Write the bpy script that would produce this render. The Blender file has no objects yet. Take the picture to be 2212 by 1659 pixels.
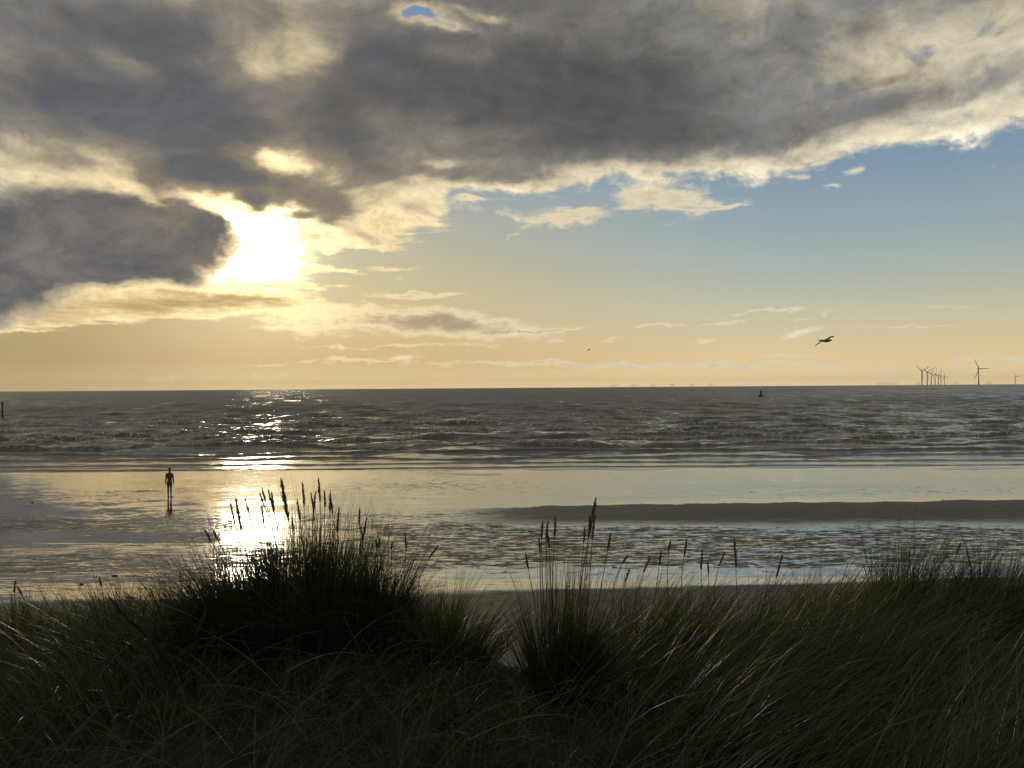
import bpy, math, random
import numpy as np
from mathutils import Vector, Matrix

random.seed(7)
RNG = np.random.default_rng(11)
S = bpy.context.scene
COL = S.collection

# ------------------------------------------------------------------ camera
ZC = 6.9                        # eye height over the sea
FP = 1661.0                     # focal length in units of a 2212 wide picture
cam_d = bpy.data.cameras.new('camera')
cam_d.sensor_width = 36.0
cam_d.lens = 36.0 * FP / 2212.0
cam_d.clip_start = 0.05
cam_d.clip_end = 120000.0
cam = bpy.data.objects.new('camera', cam_d)
COL.objects.link(cam)
PITCH, ROLL = math.radians(0.266), math.radians(0.41)
fw = Vector((0, math.cos(PITCH), math.sin(PITCH)))
rt = Vector((math.cos(ROLL), 0, -math.sin(ROLL)))
rt = (rt - fw * rt.dot(fw)).normalized()
up = rt.cross(fw)
cam.matrix_world = Matrix(((rt.x, up.x, -fw.x, 0), (rt.y, up.y, -fw.y, 0),
                           (rt.z, up.z, -fw.z, ZC), (0, 0, 0, 1)))
S.camera = cam


def ray(X, Y):
    """direction seen at picture position X, Y (2212 x 1659 units), scaled to 1 m of depth"""
    return fw + rt * ((X - 1106.0) / FP) - up * ((Y - 829.5) / FP)


def at(X, Y, d):
    """the point at picture position X, Y that stands d metres away"""
    r = ray(X, Y)
    return Vector((0, 0, ZC)) + r * (d / r.y)


def ang(X, Y):
    r = ray(X, Y).normalized()
    return math.degrees(math.atan2(r.x, r.y)), math.degrees(math.asin(r.z))


# ------------------------------------------------------------------ node helper
class NT:
    def __init__(self, tree):
        self.t = tree
        self.n = tree.nodes
        self.l = tree.links

    def node(self, typ, **kw):
        n = self.n.new(typ)
        for k, v in kw.items():
            setattr(n, k, v)
        return n

    def put(self, sock, v):
        if v is None:
            return
        if isinstance(v, bpy.types.NodeSocket):
            self.l.new(v, sock)
        else:
            if sock.type == 'RGBA' and not isinstance(v, (int, float)) and len(v) == 3:
                v = (*v, 1.0)
            sock.default_value = v

    def m(self, op, a, b=None, c=None, clamp=False):
        n = self.node('ShaderNodeMath', operation=op, use_clamp=clamp)
        for i, v in enumerate((a, b, c)):
            self.put(n.inputs[i], v)
        return n.outputs[0]

    def v(self, op, a, b=None, scale=None):
        n = self.node('ShaderNodeVectorMath', operation=op)
        self.put(n.inputs[0], a)
        if b is not None:
            self.put(n.inputs[1], b)
        if scale is not None:
            self.put(n.inputs['Scale'], scale)
        return n.outputs['Value'] if op in ('DOT_PRODUCT', 'LENGTH') else n.outputs['Vector']

    def comb(self, x, y, z=0.0):
        n = self.node('ShaderNodeCombineXYZ')
        for i, v in enumerate((x, y, z)):
            self.put(n.inputs[i], v)
        return n.outputs[0]

    def sep(self, v):
        n = self.node('ShaderNodeSeparateXYZ')
        self.put(n.inputs[0], v)
        return n.outputs

    def noise(self, vec, scale, detail=4.0, rough=0.5, dist=0.0, lac=2.0):
        n = self.node('ShaderNodeTexNoise')
        self.put(n.inputs['Vector'], vec)
        n.inputs['Scale'].default_value = scale
        n.inputs['Detail'].default_value = detail
        n.inputs['Roughness'].default_value = rough
        n.inputs['Lacunarity'].default_value = lac
        n.inputs['Distortion'].default_value = dist
        return n

    def sm(self, x, lo, hi, a=0.0, b=1.0):
        n = self.node('ShaderNodeMapRange', interpolation_type='SMOOTHSTEP')
        self.put(n.inputs['Value'], x)
        self.put(n.inputs['From Min'], lo)
        self.put(n.inputs['From Max'], hi)
        self.put(n.inputs['To Min'], a)
        self.put(n.inputs['To Max'], b)
        return n.outputs[0]

    def mix(self, f, a, b, blend='MIX'):
        n = self.node('ShaderNodeMix', data_type='RGBA', blend_type=blend)
        self.put(n.inputs[0], f)
        self.put(n.inputs[6], a)
        self.put(n.inputs[7], b)
        return n.outputs[2]

    def ramp(self, x, stops, interp='LINEAR'):
        n = self.node('ShaderNodeValToRGB')
        cr = n.color_ramp
        cr.interpolation = interp
        while len(cr.elements) < len(stops):
            cr.elements.new(0.5)
        for e, (p, c) in zip(cr.elements, stops):
            e.position = p
            e.color = (*c, 1.0)
        self.put(n.inputs[0], x)
        return n.outputs[0]

    def blob(self, p, cx, cy, rx, ry, rot=0.0, amp=1.0, acc=None, power=1.0):
        """adds amp * exp(-(r^2)^power) of a turned ellipse to acc"""
        n = self.node('ShaderNodeMapping', vector_type='TEXTURE')
        self.put(n.inputs['Vector'], p)
        n.inputs['Location'].default_value = (cx, cy, 0)
        n.inputs['Rotation'].default_value = (0, 0, math.radians(rot))
        n.inputs['Scale'].default_value = (rx, ry, 1)
        q = self.v('DOT_PRODUCT', n.outputs[0], n.outputs[0])
        if power != 1.0:
            q = self.m('POWER', q, power)
        e = self.m('POWER', 0.36788, q)
        return self.m('MULTIPLY_ADD', e, amp, acc if acc is not None else 0.0)


def lin(r, g, b):
    f = lambda c: (c / 255 / 12.92) if c <= 10 else ((c / 255 + 0.055) / 1.055) ** 2.4
    return f(r), f(g), f(b)


# ------------------------------------------------------------------ sky
SUN_AZ, SUN_EL = ang(540, 530)
sun_dir = ray(540, 530).normalized()
W = bpy.data.worlds.new('World')
S.world = W
W.use_nodes = True
W.node_tree.nodes.clear()
g = NT(W.node_tree)
tc = g.node('ShaderNodeTexCoord')
dirv = g.v('NORMALIZE', tc.outputs['Generated'])
dx, dy, dz = g.sep(dirv)
az = g.m('MULTIPLY', g.m('ARCTAN2', dx, dy), 57.29578)
el = g.m('MULTIPLY', g.m('ARCSINE', dz), 57.29578)
p0 = g.comb(az, el)
cosun = g.v('DOT_PRODUCT', dirv, tuple(sun_dir))
theta = g.m('MULTIPLY', g.m('ARCCOSINE', g.m('MINIMUM', cosun, 1.0)), 57.29578)

# clear sky: a Nishita sky under the warm haze of the low sun
nis = g.node('ShaderNodeTexSky', sky_type='NISHITA')
nis.sun_disc = False
nis.sun_elevation = math.radians(SUN_EL)
nis.sun_rotation = math.radians(SUN_AZ) % (2 * math.pi)
nis.air_density = 1.0
nis.dust_density = 2.0
nis.ozone_density = 1.5
nisc = g.v('MINIMUM', g.mix(1.0, nis.outputs[0], (0.085, 0.085, 0.085), 'MULTIPLY'), (0.62, 0.60, 0.56))
et = g.m('DIVIDE', g.m('MAXIMUM', el, 0.0), 90.0)
D = 90.0
far = g.ramp(et, [(0, lin(255, 232, 186)), (0.5 / D, lin(246, 216, 166)), (1.5 / D, lin(226, 199, 152)), (3 / D, lin(211, 192, 152)),
                  (5 / D, lin(188, 184, 158)), (7.5 / D, lin(163, 172, 162)), (10.5 / D, lin(140, 161, 167)),
                  (15 / D, lin(118, 142, 163)), (22 / D, lin(104, 129, 157)), (45 / D, lin(78, 108, 146)), (1, lin(58, 90, 138))])
near = g.ramp(et, [(0, lin(246, 214, 150)), (0.5 / D, lin(228, 196, 136)), (2 / D, lin(202, 170, 110)), (4 / D, lin(202, 174, 118)),
                   (7 / D, lin(190, 174, 130)), (11 / D, lin(165, 163, 142)), (16 / D, lin(122, 145, 162)),
                   (24 / D, lin(98, 126, 158)), (45 / D, lin(70, 105, 155)), (1, lin(55, 88, 140))])
wn = g.sm(g.m('ABSOLUTE', g.m('ADD', az, -SUN_AZ)), 8.0, 40.0, 1.0, 0.0)
clear = g.mix(wn, far, near)
clear = g.mix(0.10, clear, nisc)
# the left of the view lies under the big cloud: darker air there
leftdim = g.sm(az, -36.0, -14.0, 0.66, 1.0)
clear = g.mix(1.0, clear, g.comb(leftdim, leftdim, leftdim), 'MULTIPLY')
glow = g.m('ADD', g.m('MULTIPLY', g.m('POWER', 0.36788, g.m('POWER', g.m('DIVIDE', theta, 2.15), 2.0)), 13.0),
           g.m('MULTIPLY', g.m('POWER', 0.36788, g.m('DIVIDE', theta, 5.0)), 0.40))
clear = g.mix(1.0, clear, g.v('SCALE', (1.0, 0.86, 0.55), scale=glow), 'ADD')

# noises on the direction itself (no seam anywhere in the sky)
qd = g.v('MULTIPLY', dirv, (1.0, 1.0, 2.1))
qd2 = g.v('MULTIPLY', dirv, (1.0, 1.0, 1.45))
wa = g.noise(qd, 5.0, 3.0, 0.55)
wb = g.noise(qd, 22.0, 4.0, 0.6)
va = g.v('MULTIPLY', g.v('SUBTRACT', wa.outputs['Color'], (0.5, 0.5, 0.5)), (3.2, 1.5, 0))
vb = g.v('MULTIPLY', g.v('SUBTRACT', wb.outputs['Color'], (0.5, 0.5, 0.5)), (2.4, 1.5, 0))
pw = g.v('ADD', g.v('ADD', p0, va), vb)
pf = g.v('ADD', p0, g.v('SCALE', vb, scale=1.0))
n1 = g.noise(qd, 6.5, 10.0, 0.60, 0.35).outputs['Fac']
n2 = g.noise(g.v('ADD', qd2, (3.1, 1.7, 0.4)), 17.0, 9.0, 0.63, 0.5).outputs['Fac']
towards = g.v('SCALE', g.v('SUBTRACT', tuple(sun_dir), dirv), scale=0.035)
n2s = g.noise(g.v('ADD', g.v('ADD', qd2, towards), (3.1, 1.7, 0.4)), 17.0, 9.0, 0.63, 0.5).outputs['Fac']
n1s = g.noise(g.v('ADD', qd, g.v('SCALE', towards, scale=2.0)), 6.5, 10.0, 0.60, 0.35).outputs['Fac']
relief = g.m('ADD', g.m('MULTIPLY', g.m('SUBTRACT', n2, n2s), 1.6), g.m('MULTIPLY', g.m('SUBTRACT', n1, n1s), 1.8))
n3 = g.noise(g.v('MULTIPLY', dirv, (1.0, 1.0, 6.5)), 15.0, 7.0, 0.6, 0.3).outputs['Fac']


CHAIN = {'n': 0, 'p': {}, 'last': None}


def B(p, X, Y, rx, ry, rot, amp, acc, power=1.0):
    # every few blobs the coordinate is passed on through the running sum (times next to nothing),
    # so that the shader is evaluated blob after blob and keeps within Cycles' node stack
    if CHAIN['n'] % 6 == 0 and CHAIN['last'] is not None:
        CHAIN['p'] = {}
    key = p.as_pointer()
    if key not in CHAIN['p']:
        CHAIN['p'][key] = p if CHAIN['last'] is None else g.v('ADD', p, g.v('SCALE', (1.0, 0.0, 0.0), scale=g.m('MULTIPLY', CHAIN['last'], 1e-9)))
    CHAIN['n'] += 1
    a, e = ang(X, Y)
    CHAIN['last'] = g.blob(CHAIN['p'][key], a, e, rx / 29.0, ry / 29.0, rot, amp, acc, power)
    return CHAIN['last']


# thickness of the big deck (positive: cloud, negative: a gap)
D1 = None
for (X, Y, rx, ry, rot, amp) in [
    (200, 40, 560, 120, 0, 0.95), (1050, 0, 420, 60, 0, 0.70), (1700, 5, 560, 90, 2, 0.66),
    (120, 235, 330, 100, -4, 1.05), (440, 235, 200, 110, 0, 0.65), (330, 60, 260, 60, 0, 0.25),
    (1330, 200, 330, 120, -4, 1.15), (1000, 220, 330, 120, -4, 0.85), (735, 295, 130, 70, -20, 0.75), (800, 170, 120, 90, 0, 0.50),
    (1640, 225, 300, 140, 6, 0.10), (1960, 190, 330, 110, 12, 0.30), (2230, 120, 200, 120, 14, 0.32), (1950, 20, 330, 50, 4, 0.30),
    (1120, 325, 330, 40, 2, 0.30), (1520, 305, 330, 48, 4, 0.40), (1830, 275, 220, 44, 8, 0.34), (2120, 225, 150, 50, 14, 0.25),
    (1000, 382, 170, 22, -2, 0.62), (850, 415, 130, 60, -20, 0.46), (800, 520, 70, 20, -8, 0.62), (720, 440, 80, 50, 0, 0.42), (905, 462, 60, 26, -14, 0.30),
    (715, 470, 80, 45, 0, 0.55), (700, 535, 44, 20, 0, 0.6), (690, 585, 60, 9, 0, 0.6), (630, 462, 34, 10, 10, 0.50), (548, 436, 22, 22, 0, 0.75), (610, 612, 80, 7, 0, 0.6), (500, 600, 30, 8, 0, 0.6),
    (130, 370, 330, 60, 0, 0.50), (440, 360, 110, 44, 0, 0.75), (600, 405, 110, 28, -8, 0.48), (540, 290, 110, 40, 0, 0.40), (640, 375, 90, 30, 0, 0.35),
    (905, 34, 56, 18, 8, -0.95), (990, 52, 70, 13, -6, -0.85), (1070, 36, 50, 12, -10, -0.75), (1000, 20, 30, 10, 0, -0.3), (2060, 120, 70, 30, 14, 0.16), (2110, 222, 80, 16, 12, -0.26), (1800, 540, 600, 90, 0, -0.5), (620, 10, 150, 40, 0, 0.35),
    (600, 140, 100, 50, 10, -0.62), (590, 347, 75, 18, -5, -0.45), (255, 140, 60, 24, -20, -0.40), (250, 330, 140, 24, 0, -0.36), (680, 130, 60, 50, 0, -0.2), (1000, 290, 160, 20, 0, -0.15),
]:
    D1 = B(pw, X, Y, rx, ry, rot, amp, D1)
# beyond the frame: broken cloud overhead and behind
over = g.m('MULTIPLY', g.sm(el, 25.0, 34.0), 0.56)
behind = g.m('MULTIPLY', g.m('MULTIPLY', g.sm(g.m('ABSOLUTE', az), 42.0, 70.0), g.sm(el, 4.0, 16.0)), 0.6)
D1 = g.m('ADD', D1, g.m('MAXIMUM', over, behind))
D1 = g.m('ADD', D1, g.m('MULTIPLY', g.m('ADD', n1, -0.5), 1.5))
D1 = g.m('ADD', D1, g.m('MULTIPLY', g.m('ADD', n2, -0.5), 1.0))
# the dark cloud in front of the sun, crisp-edged
DL = None
for (X, Y, rx, ry, rot, amp) in [
    (130, 490, 270, 85, -4, 0.95), (330, 505, 130, 66, -14, 0.70), (420, 520, 62, 42, -10, 0.55), (300, 572, 130, 24, -14, 0.50), (0, 628, 100, 88, 0, 1.0), (110, 575, 120, 40, 10, 0.45), (190, 594, 70, 13, 4, 0.55),
    (250, 425, 200, 30, -10, 0.35), (440, 470, 50, 30, -30, 0.25)]:
    DL = B(pf, X, Y, rx, ry, rot, amp, DL)
DL = g.m('ADD', DL, g.m('MULTIPLY', g.m('ADD', n2, -0.5), 1.15))
DL = g.m('ADD', DL, g.m('MULTIPLY', g.m('ADD', n1, -0.5), 0.45))
# small clouds in the clear part and the flat streaks over the horizon
D2 = None
for (X, Y, rx, ry, rot, amp) in [
    (1440, 430, 120, 30, -8, 0.80), (1545, 447, 75, 7, 2, 0.5), (1225, 468, 100, 21, 4, 0.80), (1010, 428, 34, 10, -6, 0.7),
    (1215, 388, 60, 18, 0, 0.65), (1838, 371, 20, 11, 10, 0.6), (1724, 377, 22, 8, 0, 0.55), (1808, 402, 24, 6, 0, 0.55), (1680, 378, 14, 7, 0, 0.4),
    (1112, 512, 26, 9, 20, 0.45), (1000, 706, 200, 30, -4, 0.95), (930, 690, 120, 26, 0, 0.4), (905, 638, 100, 9, 2, 0.85), (700, 692, 150, 36, 0, 0.65),
    (850, 580, 60, 5, 2, 0.5), (840, 598, 50, 4, 0, 0.4), (740, 590, 70, 5, 2, 0.5), (580, 790, 45, 5, 0, 0.5), (1180, 712, 90, 4, 3, 0.55),
    (860, 750, 190, 4, 1, 0.6), (800, 776, 190, 5, 2, 0.55), (1180, 785, 250, 7, -1, 0.75), (1560, 790, 240, 7, -1, 0.65), (2000, 797, 250, 6, 0, 0.55), (2150, 773, 90, 9, 4, 0.5),
    (1420, 703, 65, 4, 3, 0.7), (1560, 698, 62, 3, 3, 0.7), (1680, 671, 85, 3.5, 3, 0.65), (1740, 717, 44, 9, 4, 0.7), (1523, 735, 24, 9, 4, 0.62),
    (1330, 737, 38, 6, 6, 0.55), (1695, 773, 60, 5, -1, 0.55), (1730, 688, 26, 2.5, 0, 0.45), (1200, 739, 30, 4, 0, 0.4),
    (1960, 662, 300, 3.5, 0, 0.32), (1985, 707, 110, 1.7, -3.2, 0.62), (1150, 808, 130, 6, 0, 0.4),
]:
    D2 = B(pf, X, Y, rx, ry, rot, amp, D2, 1.3)
D2 = g.m('ADD', D2, g.m('MULTIPLY', g.m('ADD', n3, -0.5), 0.80))
D2 = g.m('ADD', D2, g.m('MULTIPLY', g.m('ADD', g.noise(g.v('MULTIPLY', dirv, (1.0, 1.0, 2.6)), 40.0, 6.0, 0.65, 0.4).outputs['Fac'], -0.5), 1.0))
# gold billows low on the left
D3 = None
for (X, Y, rx, ry, rot, amp) in [(280, 660, 300, 30, 3, 0.75), (90, 690, 130, 15, 4, 0.5), (480, 650, 190, 26, 0, 0.5), (240, 580, 70, 26, 0, 0.45),
                                  (60, 715, 120, 5, 0, 0.35),
                                  (770, 465, 130, 48, -6, 0.70), (880, 462, 70, 26, -14, 0.35), (795, 523, 70, 17, -6, 0.75), (690, 505, 40, 34, 0, 0.55), (630, 432, 80, 14, 0, 0.45),
                                  (690, 588, 60, 6, 2, 0.6), (600, 618, 110, 6, 0, 0.7), (660, 560, 26, 16, 0, 0.45), (650, 470, 30, 12, 0, 0.5), (560, 640, 110, 10, 0, 0.4)]:
    D3 = B(pf, X, Y, rx, ry, rot, amp, D3)
D3 = g.m('ADD', D3, g.m('MULTIPLY', g.m('ADD', n3, -0.5), 1.2))

# light through the cloud: thin parts glow, thick parts are dark
prox = g.m('POWER', 0.36788, g.m('DIVIDE', theta, 13.0))
prox2 = g.m('POWER', 0.36788, g.m('POWER', g.m('DIVIDE', theta, 5.5), 2.0))
warm = g.v('SCALE', (1.0, 0.80, 0.46), scale=prox2)
lit = g.mix(prox, lin(214, 204, 178), lin(255, 222, 155))
lit = g.mix(1.0, lit, g.v('SCALE', warm, scale=1.2), 'ADD')
blueness = g.m('ADD', g.sm(az, -34.0, 4.0, 0.9, 0.25), g.sm(n1, 0.4, 0.7, -0.25, 0.25))
midc = g.mix(prox, lin(119, 119, 117), lin(160, 142, 110))
core = g.mix(blueness, lin(78, 77, 76), lin(82, 86, 95))
# overhead, far from the sun, the cloud base is a neutral grey
high = g.sm(el, 24.0, 40.0)
midc = g.mix(high, midc, lin(126, 126, 126))
core = g.mix(high, core, lin(84, 87, 93))
core = g.mix(1.0, core, g.v('SCALE', (1.0, 0.85, 0.6), scale=g.m('MULTIPLY', prox, 0.05)), 'ADD')


def cloud(base, dens, a0, a1, t0, t1, lit_c, core_c, amax=1.0, gam=0.6):
    alpha = g.m('MULTIPLY', g.sm(dens, a0, a1), amax)
    th = g.m('POWER', g.sm(dens, t0, t1), gam)
    c = g.mix(th, lit_c, core_c)
    return g.mix(alpha, base, c)


rel = g.m('MAXIMUM', g.m('ADD', 1.0, relief), 0.35)
litd = g.v('SCALE', lit, scale=g.m('MULTIPLY', rel, g.sm(el, 15.0, 28.0, 1.0, 0.62)))
midd = g.v('SCALE', midc, scale=g.m('MULTIPLY', rel, 1.0))
cored = g.v('SCALE', core, scale=g.m('ADD', 0.55, g.m('MULTIPLY', rel, 0.45)))
sky = cloud(clear, D2, 0.18, 0.70, 0.60, 1.35, lit, g.mix(0.4, midc, lin(200, 172, 128)), 0.90, 1.0)
sky = cloud(sky, D3, 0.20, 0.48, 0.50, 1.15, g.v('SCALE', g.mix(0.5, lit, lin(250, 220, 158)), scale=rel), lin(186, 156, 106), 0.95, 1.0)
deck = g.mix(g.sm(D1, 0.44, 0.98), litd, midd)
deck = g.mix(g.sm(D1, 0.75, 1.55), deck, cored)
sky = g.mix(g.sm(D1, 0.19, 0.50), sky, deck)
# soft towards the deck above, crisp where it stands against the bright gap
dl_hi = g.sm(el, 10.5, 14.5, 0.60, 1.25)
dl_core = g.mix(g.sm(n1, 0.34, 0.66, 0.0, 0.55), core, midc)
dl_core = g.mix(g.sm(el, 11.0, 15.0, 0.0, 0.35), dl_core, midc)
dlc = g.mix(g.sm(DL, 0.40, 0.95), g.v('SCALE', g.mix(0.45, lit, midc), scale=rel), g.v('SCALE', dl_core, scale=g.m('ADD', 0.45, g.m('MULTIPLY', rel, 0.50))))
sky = g.mix(g.sm(DL, 0.33, dl_hi), sky, dlc)
# under the horizon (never seen, the sea covers it)
bg = g.node('ShaderNodeBackground')
g.put(bg.inputs['Color'], sky)
bg.inputs['Strength'].default_value = 1.0
wo = g.node('ShaderNodeOutputWorld')
g.l.new(bg.outputs[0], wo.inputs['Surface'])
W.cycles.sampling_method = 'MANUAL'
W.cycles.sample_map_resolution = 1024

# ------------------------------------------------------------------ sun
sun_l = bpy.data.lights.new('sun', 'SUN')
sun_l.energy = 0.5
sun_l.angle = math.radians(4.0)   # veiled by thin cloud
sun_l.color = (1.0, 0.84, 0.60)
sun = bpy.data.objects.new('sun', sun_l)
COL.objects.link(sun)
sun.rotation_mode = 'QUATERNION'
sun.rotation_quaternion = (-sun_dir).to_track_quat('-Z', 'Y')
sun.location = (0, 0, 40)

S.view_settings.view_transform = 'Standard'
S.view_settings.look = 'None'
S.view_settings.exposure = 0.18
S.view_settings.gamma = 1.0
S.view_settings.use_curve_mapping = False
S.render.engine = 'CYCLES'
S.cycles.use_denoising = True
S.cycles.max_bounces = 6
S.cycles.diffuse_bounces = 2
S.cycles.glossy_bounces = 3
S.cycles.transmission_bounces = 3
S.cycles.volume_bounces = 0
S.cycles.transparent_max_bounces = 8
S.cycles.sample_clamp_indirect = 4.0
S.cycles.sample_clamp_direct = 16.0
S.cycles.caustics_reflective = False
S.cycles.caustics_refractive = False


# ------------------------------------------------------------------ object helpers
def link(name, mesh, mat=None, parent=None, smooth=True):
    o = bpy.data.objects.new(name, mesh)
    COL.objects.link(o)
    if mat is not None and not mesh.materials:
        mesh.materials.append(mat)
    if smooth:
        mesh.polygons.foreach_set('use_smooth', np.ones(len(mesh.polygons), dtype=bool))
    if parent is not None:
        o.parent = parent
    return o


def tag(o, label=None, cat=None, group=None, kind=None):
    for k, v in (('label', label), ('category', cat), ('group', group), ('kind', kind)):
        if v:
            o[k] = v
    return o


def thing(name, label, cat, loc=(0, 0, 0), group=None):
    o = bpy.data.objects.new(name, None)
    o.empty_display_size = 0.2
    COL.objects.link(o)
    o.location = loc
    return tag(o, label, cat, group)


def mesh_np(name, V, F, attrs=None):
    """V (n,3) array, F (m,k) array of one face size"""
    me = bpy.data.meshes.new(name)
    n, (mf, k) = len(V), F.shape
    me.vertices.add(n)
    me.vertices.foreach_set('co', np.ascontiguousarray(V, dtype=np.float32).ravel())
    me.loops.add(mf * k)
    me.loops.foreach_set('vertex_index', np.ascontiguousarray(F, dtype=np.int32).ravel())
    me.polygons.add(mf)
    me.polygons.foreach_set('loop_start', np.arange(0, mf * k, k, dtype=np.int32))
    me.polygons.foreach_set('loop_total', np.full(mf, k, dtype=np.int32))
    me.update(calc_edges=True)
    for an, av in (attrs or {}).items():
        a = me.attributes.new(an, 'FLOAT', 'POINT')
        a.data.foreach_set('value', np.ascontiguousarray(av, dtype=np.float32))
    return me


class MB:
    """collects tubes, lathes and polygons for ONE mesh"""
    def __init__(self):
        self.v, self.f = [], []

    def add(self, vs, fs):
        o = len(self.v)
        self.v += [tuple(x) for x in vs]
        self.f += [tuple(i + o for i in q) for q in fs]

    def tube(self, pts, rad, n=6, squash=None, cap=True):
        pts = [Vector(p) for p in pts]
        vs, fs = [], []
        prev = None
        for i, p in enumerate(pts):
            t = (pts[min(i + 1, len(pts) - 1)] - pts[max(i - 1, 0)]).normalized()
            if prev is None:
                a = Vector((0, 1, 0)) if abs(t.y) < 0.9 else Vector((1, 0, 0))
                u = (a - t * a.dot(t)).normalized()
            else:
                u = (prev - t * prev.dot(t)).normalized()
            prev = u
            w = t.cross(u)
            r = rad[i] if hasattr(rad, '__len__') else rad
            ru, rw = r if hasattr(r, '__len__') else (r, r)
            for k in range(n):
                a = 2 * math.pi * k / n
                vs.append(p + u * (ru * math.cos(a)) + w * (rw * math.sin(a)))
        for i in range(len(pts) - 1):
            for k in range(n):
                fs.append((i * n + k, i * n + (k + 1) % n, (i + 1) * n + (k + 1) % n, (i + 1) * n + k))
        if cap:
            fs.append(tuple(range(n))[::-1])
            fs.append(tuple((len(pts) - 1) * n + k for k in range(n)))
        self.add(vs, fs)

    def mesh(self, name):
        me = bpy.data.meshes.new(name)
        me.from_pydata(self.v, [], self.f)
        me.update()
        return me

    def build(self, name, mat, parent=None, smooth=True):
        return link(name, self.mesh(name), mat, parent, smooth)


def new_mat(name):
    m = bpy.data.materials.new(name)
    m.use_nodes = True
    m.node_tree.nodes.clear()
    t = NT(m.node_tree)
    out = t.node('ShaderNodeOutputMaterial')
    return m, t, out


def simple_mat(name, col, rough=0.6, var=0.3, scale=20.0, bump=0.0, spec=0.5):
    m, t, out = new_mat(name)
    bs = t.node('ShaderNodeBsdfPrincipled')
    ge = t.node('ShaderNodeTexCoord')
    n = t.noise(ge.outputs['Object'], scale, 5.0, 0.6).outputs['Fac']
    c = t.mix(n, tuple(x * (1 - var) for x in col), tuple(min(1, x * (1 + var)) for x in col))
    t.put(bs.inputs['Base Color'], c)
    bs.inputs['Roughness'].default_value = rough
    bs.inputs['Specular IOR Level'].default_value = spec
    if bump:
        b = t.node('ShaderNodeBump')
        b.inputs['Strength'].default_value = 0.6
        b.inputs['Distance'].default_value = bump
        t.put(b.inputs['Height'], n)
        t.put(bs.inputs['Normal'], b.outputs[0])
    t.l.new(bs.outputs[0], out.inputs['Surface'])
    return m


# ------------------------------------------------------------------ numpy value noise
_PERM = np.random.default_rng(5).random((256, 256)).astype(np.float32)


def vnoise(x, y):
    xi, yi = np.floor(x).astype(int), np.floor(y).astype(int)
    fx, fy = x - xi, y - yi
    fx, fy = fx * fx * (3 - 2 * fx), fy * fy * (3 - 2 * fy)
    a, b = _PERM[xi & 255, yi & 255], _PERM[(xi + 1) & 255, yi & 255]
    c, d = _PERM[xi & 255, (yi + 1) & 255], _PERM[(xi + 1) & 255, (yi + 1) & 255]
    return (a + (b - a) * fx) * (1 - fy) + (c + (d - c) * fx) * fy


def fbm(x, y, o=4):
    s, a, t = 0.0, 0.5, 0.0
    for i in range(o):
        s = s + a * vnoise(x * 2 ** i + 17.3 * i, y * 2 ** i + 9.1 * i)
        t += a
        a *= 0.5
    return s / t


def sstep(x, a, b):
    t = np.clip((x - a) / (b - a), 0, 1)
    return t * t * (3 - 2 * t)


def fan(rows, ts, zf):
    """a sheet of rows at given distances, columns fanning out with distance"""
    d = np.asarray(rows)[:, None]
    t = np.asarray(ts)[None, :]
    X, Y = d * t, d + 0 * t
    Z, at_ = zf(X, Y)
    nr, nc = X.shape
    V = np.stack([X, Y, Z], -1).reshape(-1, 3)
    i = np.arange(nr - 1)[:, None] * nc + np.arange(nc - 1)[None, :]
    F = np.stack([i, i + 1, i + nc + 1, i + nc], -1).reshape(-1, 4)
    return V, F, {k: v.reshape(-1) for k, v in at_.items()}


def spaced(segs):
    out = []
    for a, b, s0, s1 in segs:
        y, n = a, 0
        while y < b:
            out.append(y)
            f = (y - a) / (b - a)
            y += s0 + (s1 - s0) * f
    return out


# ------------------------------------------------------------------ sea
CR = np.random.default_rng(21)
CRESTS = []      # distance, height, front width, back width, seed, share of the crest that stands
yy = 66.2
k = 0
while yy < 190:
    hgt = float(np.interp(yy, [66, 70, 78, 90, 120, 160, 190], [0.08, 0.14, 0.25, 0.42, 0.60, 0.58, 0.32]))
    CRESTS.append((yy, hgt * CR.uniform(0.85, 1.15), 0.16 + hgt * 0.75, 0.6 + hgt * 3.6, CR.uniform(0, 200),
                   float(np.interp(yy, [66, 85, 110, 190], [1.0, 0.92, 0.6, 0.40]))))
    yy += float(np.interp(yy, [66, 75, 90, 120, 190], [3.4, 5.5, 8.0, 9.5, 14.0])) * CR.uniform(0.8, 1.2)
COMPS = []
for i in range(54):
    lam = math.exp(CR.uniform(math.log(1.6), math.log(20.0)))
    a = math.radians(CR.normal(-90, 26))
    COMPS.append((2 * math.pi / lam, math.cos(a), math.sin(a), 0.0085 * lam ** 0.78, CR.uniform(0, 6.28), lam))


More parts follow.
